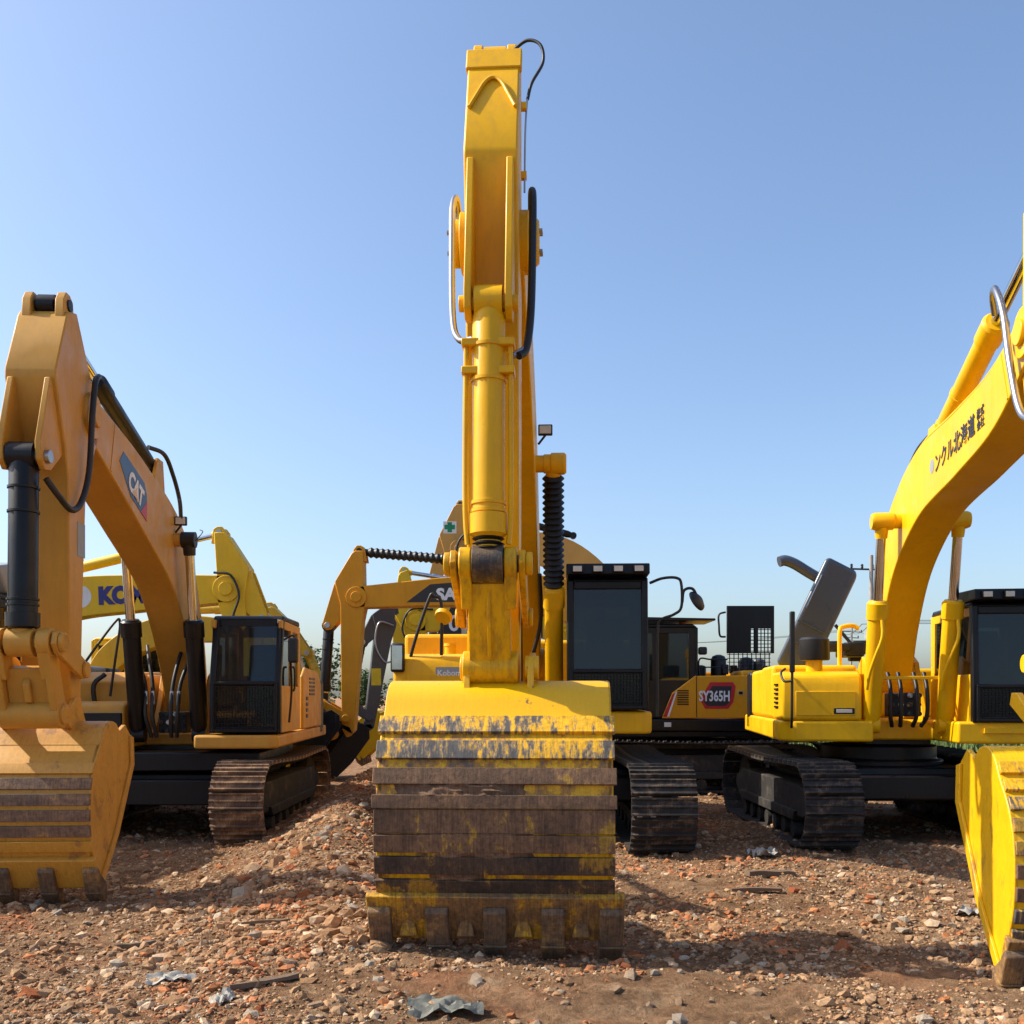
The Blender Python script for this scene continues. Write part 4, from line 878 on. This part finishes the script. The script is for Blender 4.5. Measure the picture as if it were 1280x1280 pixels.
# open hood panel standing upright with a grid window
hd = B(); hd.span(SH - 2.0, SH - 2.85, .98, 1.05, 2.95, 3.36); hd.span(SH - 2.0, SH - 2.42, .98, 1.05, 2.52, 2.95); hd.span(SH - 2.0, SH - 2.85, .98, 1.05, 2.5, 2.52); hd.span(SH - 2.8, SH - 2.85, .98, 1.05, 2.52, 2.95)
hd.span(SH - 2.5, SH - 2.56, .98, 1.05, 2.5, 2.95)
hdo = hd.obj('hood_panel', BK, rt)
gr = B()
for k in range(7): gr.box((SH - 2.42 - .38 * k / 6 - .01, 1.01, 2.73), (.014, .03, .44))
for k in range(7): gr.box((SH - 2.61, 1.012, 2.54 + k * .065), (.4, .03, .014))
gr.obj('hood_grid', BK, hdo)
gr = B()
for k in range(10): gr.box((SH - 2.05 - k * .08, 1.01, 2.34), (.012, .03, .34))
for k in range(5): gr.box((SH - 2.4, 1.012, 2.2 + k * .07), (.78, .03, .012))
gr.obj('lower_grid', BK, hdo)
hose(None, hdo, [(SH - 1.98, 1.0, 2.8), (SH - 1.88, 1.0, 2.82), (SH - 1.86, 1.0, 3.0), (SH - 1.86, 1.0, 3.2), (SH - 1.98, 1.0, 3.25)], .018)
for (f, x, z, r_, h, m_) in ((-.42, .9, 2.1, .14, .38, RUB), (-.95, .8, 2.1, .14, .34, GR), (-1.2, .7, 2.1, .13, .32, GR), (-.15, .6, 2.1, .1, .2, RUB)):
    B().lathe(V(f, x, z), V(f, x, z + h), [(0, r_), (.75, r_), (.92, r_ * .8), (1, r_ * .3)], 18).obj('engine_canister', m_, rt)
for k in range(8): B().box((random.uniform(.1, .3) - k * .22, random.uniform(.3, 1.1), 2.2 + random.random() * .06), (.12, .2, random.uniform(.08, .2))).obj('engine_unit', RUB, rt, .02)
hose(None, rt, [(.0, 1.3, 2.08), (.0, 1.3, 2.38), (-.2, 1.3, 2.38), (-.5, 1.3, 2.38)], .015, RUB, 'handrail')
hose(None, rt, [(.0, 1.3, 2.24), (-.2, 1.3, 2.24), (-.5, 1.3, 2.24)], .012, RUB, 'handrail')
m = B(); m.span(.03, -.12, 1.3, 1.42, 2.46, 2.6); m.obj('rear_mirror', RUB, rt, .03)
# tan machine far behind with a green cross sticker
kn = [(.3, 2.1, .26), (1.2, 4.0, .42), (2.5, 5.35, .46), (3.9, 5.75, .38), (5.5, 5.65, .26)]
ge = arm_geo((5.5, 5.65), 1.0, .0, .70)
rt2, bo2, st2, t2, b2 = back_machine('excavator', 'tan excavator arm with a green cross sticker rising behind the middle excavator', (4.1, 27.5, 0), R(-90), YT, kn, ge, BK, BK, bshell=YT)
B().prism([(5.93, 6.06), (5.93, 6.38), (5.58, 6.38), (5.58, 6.06)], .212, .216).obj('sticker', WH, st2)
B().prism([(5.90, 6.17), (5.90, 6.29), (5.82, 6.29), (5.82, 6.36), (5.70, 6.36), (5.70, 6.29), (5.62, 6.29), (5.62, 6.17), (5.70, 6.17), (5.70, 6.09), (5.82, 6.09), (5.82, 6.17)], .2165, .219).obj('green_cross', GRN, st2)
hose(None, rt2, [(4.9, .25, 5.95), (5.3, .3, 6.05), (5.55, .3, 5.75), (5.6, .3, 5.2), (5.7, .28, 4.8)], .03)
# lemon machine under it
kn = [(.3, 2.0, .24), (1.5, 3.0, .38), (3.0, 3.5, .42), (4.4, 3.55, .36), (5.8, 3.45, .24)]
ge = arm_geo((5.8, 3.45), .85, -.25, .8); ge['lip'] = (7.0, .3)
rt3, bo3, st3, t3, b3 = back_machine('excavator', 'lemon yellow excavator showing under the amber boom, with a black lettered band', (3.6, 23.6, 0), R(-90), YK, kn, ge, BK, None, bshell=YK, bucket_s=.7)
B().prism([(5.35, 3.06), (5.0, 3.75), (2.9, 3.85), (2.9, 3.06)], .2105, .2135).obj('name_band', INK, bo3)
text('lettering', '01', bo3, V(5.05, .215, 3.22), (0, 1, 0), (0, 0, 1), .5, INKW, None, 1.0, 0, bold=.012)
hose(None, rt3, [(5.4, .25, 3.7), (5.9, .28, 3.7), (6.1, .28, 3.3), (6.0, .28, 2.9), (6.2, .28, 2.6)], .025)
# lemon machine behind the ochre one: boom with blue lettering, facing right
kn = [(.3, 2.0, .24), (1.6, 2.95, .36), (2.9, 3.42, .36), (4.2, 3.55, .32), (5.8, 3.62, .24)]
ge = arm_geo((5.8, 3.62), .82, .12, .72)
rt4, bo4, st4, t4, b4 = back_machine('excavator', 'lemon yellow excavator with blue lettering on its boom, behind the ochre one', (-10.85, 18.3, 0), R(90), YK, kn, ge, YK, None, bshell=YK, bucket_s=.75)
text('lettering', 'KOMATSU', bo4, V(3.55, -.2135, 3.36), (0, -1, .04), (0, 0, 1), .40, INKB, None, 1.0, 0, bold=.028, xscale=.92)
B().lathe(V(3.22, -.2105, 3.48), V(3.22, -.2135, 3.48), [(0, .2), (1, .2)], 24).obj('round_mark', WH, bo4)
hose(None, rt4, [(5.6, -.27, 3.9), (5.9, -.3, 3.85), (6.05, -.3, 3.5), (5.95, -.3, 3.1), (6.1, -.28, 2.8)], .022)
# low arched boom behind the ochre one's bucket
kn = [(.3, 1.9, .2), (.75, 2.55, .28), (1.6, 3.05, .3), (2.8, 3.15, .27), (4.4, 2.9, .18)]
ge = arm_geo((4.4, 2.9), .6, .35, .75); ge['lip'] = (5.2, .3)
rt5, bo5, st5, t5, b5 = back_machine('excavator', 'small ochre yellow excavator with a low arched boom behind the ochre one', (-9.3, 22.0, 0), R(90), paint('paint_mustard', (.66, .40, .03), .42), kn, ge, YK, None, sw=.5, gw=1.1, hwid=1.25, bucket_s=.55, boomcyl=False, bhw=.45)
# dark cabbed machine cut by the left edge
kn = [(.3, 1.9, .22), (1.0, 2.8, .34), (2.2, 3.4, .4), (3.7, 3.3, .33), (5.2, 2.7, .22)]
ge = arm_geo((5.2, 2.7), .5, .1, .8); ge['lip'] = (5.7, .35)
rt6, bo6, st6, t6, b6 = back_machine('excavator', 'dark cabbed excavator barely showing at the far left edge', (-7.62, 13.9, 0), R(2), GR, kn, ge, BK, BK, sw=.5, gw=1.1, hwid=1.32, bucket_s=.5, bhw=.45, bshell=GR, z_cab=2.95)
gq = B(); gq.span(1.86, 1.84, 1.2, 1.42, 1.5, 2.95)
for k in range(12): gq.box((1.88, 1.05 + .03 * k, 2.7), (.012, .012, .5))
for k in range(10): gq.box((1.885, 1.2, 2.46 + .055 * k), (.012, .42, .012))
gq.obj('cab_guard', BK, rt6)
gq = B(); gq.prism([(1.5, 2.98), (1.75, 3.28), (1.1, 3.4), (.8, 3.0)], .7, 1.44); gq.obj('roof_box', GL, rt6, .03)
# dark grey arm standing behind the amber stick
ga = empty('standing_digger', (-2.62, 21.6, 0), R(-78)); tag(ga, 'dark grey excavator arm with a black bucket standing behind the amber stick', 'digger')
gg = arm_geo((0, 3.25), .68, .16, .35); gg['lip'] = (1.15, .05)
gs, gc, gl_, gb = arm(None, ga, (0, 3.25), gg, (GR, BK, BK, BK, TOOTH), .42, .08, barrel=simple('cylinder_green', (.02, .055, .045), .4), hw=.5, s=.72, link_w=.2)
B().span(.36, .16, .2105, .2145, 1.95, 2.3).obj('sticker', STY, gs)
hose(None, ga, [(-.1, .24, 3.2), (.2, .26, 3.25), (.28, .26, 2.8), (.1, .26, 2.45), (-.1, .24, 2.45)], .02, STL)

# ------------------------------------------------------------------ far things
def tree(loc, h, r_, label, seed):
    rnd = random.Random(seed); t = empty('tree', loc); tag(t, label, 'tree', 'trees far off on the left')
    tr = B(); tr.tube([(0, 0, 0), (.1, .05, h * .3), (-.05, .1, h * .6), (0, 0, h * .9)], .12, 8, 4)
    for k in range(7):
        a = rnd.uniform(0, 6.3); z = h * rnd.uniform(.35, .7); tr.tube([(0, .05, z), (math.cos(a) * r_ * .4, math.sin(a) * r_ * .4, z + h * .1), (math.cos(a) * r_ * .75, math.sin(a) * r_ * .75, z + h * .2)], .045, 6, 3)
    tr.obj('trunk', BARK, t)
    lf = B(); cl = [(Vector((rnd.gauss(0, .45) * r_, rnd.gauss(0, .45) * r_, h * rnd.uniform(.4, 1.0))), rnd.uniform(.25, .5) * r_) for _ in range(34)]
    for c, rr in cl:
        for k in range(70):
            d = Vector((rnd.gauss(0, 1), rnd.gauss(0, 1), rnd.gauss(0, 1))).normalized() * rr * rnd.random() ** .4; p = c + d; s = rnd.uniform(.07, .15)
            q = Matrix.Rotation(rnd.uniform(0, 6.3), 3, 'Z') @ Matrix.Rotation(rnd.uniform(0, 3), 3, 'X')
            lf.add([p + q @ Vector(v) * s for v in ((-1, 0, 0), (0, -.6, .1), (1, 0, 0), (0, .6, .1))], [(0, 1, 2, 3)])
    lf.obj('crown', LEAF, t)
for i, (x, y, h, r_, lb) in enumerate(((-11.3, 58, 4.4, 1.7, 'leafy green tree beside the ochre excavator, far off'), (-13.2, 62, 3.6, 1.8, 'lower bushy tree left of the far leafy tree'), (-9.4, 66, 3.2, 1.5, 'low round tree behind the amber stick, far off'), (-6.5, 70, 3.0, 1.7, 'wide low tree farthest along the left horizon'))): tree((x, y, -.1), h, r_, lb, i)
def pole(loc, h, label, arms, lean=0):
    p = empty('utility_pole', loc, R(12)); tag(p, label, 'utility pole', 'utility poles on the right'); p.rotation_euler[1] = lean
    B().lathe((0, 0, -.3), (0, 0, h), [(0, .17), (1, .10)], 14).obj('shaft', POLEM, p)
    for z, x0, x1 in arms:
        B().box((-.12, (x0 + x1) / 2, z), (.08, x1 - x0, .09)).obj('cross_arm', RUB, p)
        for x in np.linspace(x0 + .1, x1 - .1, 3): B().lathe(V(-.12, x, z + .04), V(-.12, x, z + .28), [(0, .04), (.3, .08), (.5, .05), (.75, .08), (1, .03)], 10).obj('insulator', RUB, p)
    return p
pole((19.3, 55, 0), 9.3, 'nearer concrete utility pole beside the right boom', ((8.55, -1.2, .25),))
B().box((0, 0, 0), (.3, .3, .4)).obj('transformer', GL, bpy.data.objects['utility_pole']).location = (-.25, -.1, 5.0)
pole((39.6, 120, 0), 10, 'farther wooden utility pole with a crossbar, beyond the grey hood', ((9.3, -1.4, 1.4), (8.6, -1.0, 1.0)), R(1.5))
wr = B()
for k, dx in enumerate((-1.0, 0, 1.0)):
    a = Vector((19.3 + dx * .5, 55, 5.6 + .1 * k)); b_ = Vector((39.6 + dx, 120, 9.5))
    wr.tube([a.lerp(b_, u) - Vector((0, 0, 1.6 * u * (1 - u) * 4 * .35)) for u in np.linspace(0, 1, 9)], .02, 5, 1)
    c_ = Vector((14 + dx, 220, 14)); wr.tube([b_.lerp(c_, u) - Vector((0, 0, 5 * u * (1 - u))) for u in np.linspace(0, 1, 9)], .02, 5, 1)
    d_ = Vector((60 + dx, 62, 9.0)); wr.tube([a.lerp(d_, u) - Vector((0, 0, 3 * u * (1 - u))) for u in np.linspace(0, 1, 9)], .015, 5, 1)
tag(wr.obj('power_lines', RUB), 'thin overhead power lines strung between the utility poles', 'power line')
# pale van far off between the ochre and amber machines
vn = empty('parked_van', (-10.2, 42, 0), R(-70)); tag(vn, 'pale white van far off between the ochre and amber excavators', 'van')
B().prism([(2.3, .45), (2.3, 1.0), (1.9, 1.15), (1.45, 1.85), (1.2, 1.95), (-2.2, 1.95), (-2.3, 1.7), (-2.3, .45)], -.85, .85).obj('body', WH, vn, .06, 3)
B().prism([(1.83, 1.2), (1.45, 1.76), (.9, 1.78), (.9, 1.2)], -.856, .856).obj('window', GLS, vn)
for f in (1.45, -1.45):
    for sx in (-1, 1): B().lathe(V(f, sx * .65, .33), V(f, sx * .86, .33), [(0, .3), (.1, .33), (.9, .33), (1, .3)], 18).obj('wheel', RUB, vn)
# far green strip seen under the right machine
def grass(x0, x1, y0, y1, n):
    b = B()
    for k in range(n):
        x, y = random.uniform(x0, x1), random.uniform(y0, y1); h = random.uniform(.25, .7); a = random.uniform(0, 6.3); d = Vector((math.cos(a) * .07, math.sin(a) * .07, 0)); e = Vector((random.gauss(0, .12), random.gauss(0, .12), h)); p = Vector((x, y, -.08))
        b.add([p - d, p + d, p + e], [(0, 1, 2)])
    tag(b.obj('grass', GRASS), 'strip of tall green weeds beyond the parked machines', None, None, 'stuff')
grass(3, 26, 29, 40, 9000)

# ------------------------------------------------------------------ litter on the ground
def litter(name, label, cat, mat, x, y, build, rz=0, group=None):
    b = B(); build(b); o = b.obj(name, mat, None, 0, angle=30); o.location = (x, y, gh(x, y) + .004); o.rotation_euler = (random.uniform(-.08, .08), random.uniform(-.08, .08), rz); tag(o, label, cat, group); return o
def plank(L, wd, th):
    def f(b):
        pts = []; n = 7
        for i in range(n):
            t = i / (n - 1) - .5; ww = wd * (1 - .5 * abs(t)) * random.uniform(.8, 1.1)
            pts.append([Vector((t * L, s * ww, random.uniform(0, .012) + (th if k else 0))) for k in (0, 1) for s in (-1, 1)])
        b.add([p for q in pts for p in q], [(i * 4 + a, i * 4 + c, i * 4 + 4 + c, i * 4 + 4 + a) for i in range(n - 1) for a, c in ((0, 1), (1, 3), (3, 2), (2, 0))] + [(0, 2, 3, 1), ((n - 1) * 4, (n - 1) * 4 + 1, (n - 1) * 4 + 3, (n - 1) * 4 + 2)])
    return f
def sheet(sx, sy, amp):
    def f(b):
        n = 12; k = random.uniform(0, 90); vv = []
        for j in range(n + 1):
            for i in range(n + 1):
                u, v = i / n - .5, j / n - .5; e = 1 - .35 * abs(noise.noise(Vector((u * 4, v * 4, k))))
                vv.append(Vector((u * sx * e, v * sy * e, amp * (.35 + noise.noise(Vector((u * 5, v * 5, k + 9)))) + .01)))
        b.add(vv, [(j * (n + 1) + i, j * (n + 1) + i + 1, (j + 1) * (n + 1) + i + 1, (j + 1) * (n + 1) + i) for j in range(n) for i in range(n)])
    return f
litter('rag', 'crumpled grey rag lying in front of the middle bucket', 'rag', RAG, -.37, 5.62, sheet(.42, .22, .06), .1)
litter('wood_scrap', 'dark wood scrap lying left of the middle bucket', 'wood', WOOD, -1.45, 6.0, plank(.42, .02, .025), .6)
litter('wood_scrap', 'short dark wood scrap in front of the ochre bucket', 'wood', WOOD, -2.55, 6.95, plank(.25, .025, .03), .4)
litter('wood_scrap', 'weathered board end lying between the middle and right tracks', 'wood', WOOD, 2.42, 9.6, plank(.5, .05, .05), .35)
litter('wood_scrap', 'thin weathered stick below the board end near the right track', 'wood', WOOD, 2.15, 9.0, plank(.45, .025, .03), .05)
litter('wood_scrap', 'pale thin stick lying on the rubble left of the middle bucket', 'wood', WOOD, -1.75, 7.4, plank(.4, .018, .02), .25)
litter('plastic_scrap', 'white plastic scrap on the dark ground by the right track', 'plastic', PLAS, 2.68, 10.9, sheet(.35, .25, .08), .4)
litter('plastic_scrap', 'pale plastic sheet near the right bucket', 'plastic', PLAS, 3.75, 8.4, sheet(.3, .2, .05), .9)
litter('plastic_scrap', 'pale grey plastic scrap in the lower left rubble', 'plastic', PLAS, -2.05, 6.15, sheet(.3, .14, .04), .2)
litter('plastic_scrap', 'torn grey plastic by the dark wood scrap', 'plastic', PLAS, -1.62, 5.75, sheet(.18, .13, .05), 1.2)
wb = B(); wb.tube([(-1.75, 9.9, .1), (-1.9, 10.3, .22), (-2.2, 10.9, .12), (-2.35, 11.4, .1), (-2.1, 11.9, .35), (-2.0, 12.3, .5)], .007, 6, 6); tag(wb.obj('wire', RUB), 'thin dark wire looping over the rubble heap', 'wire')
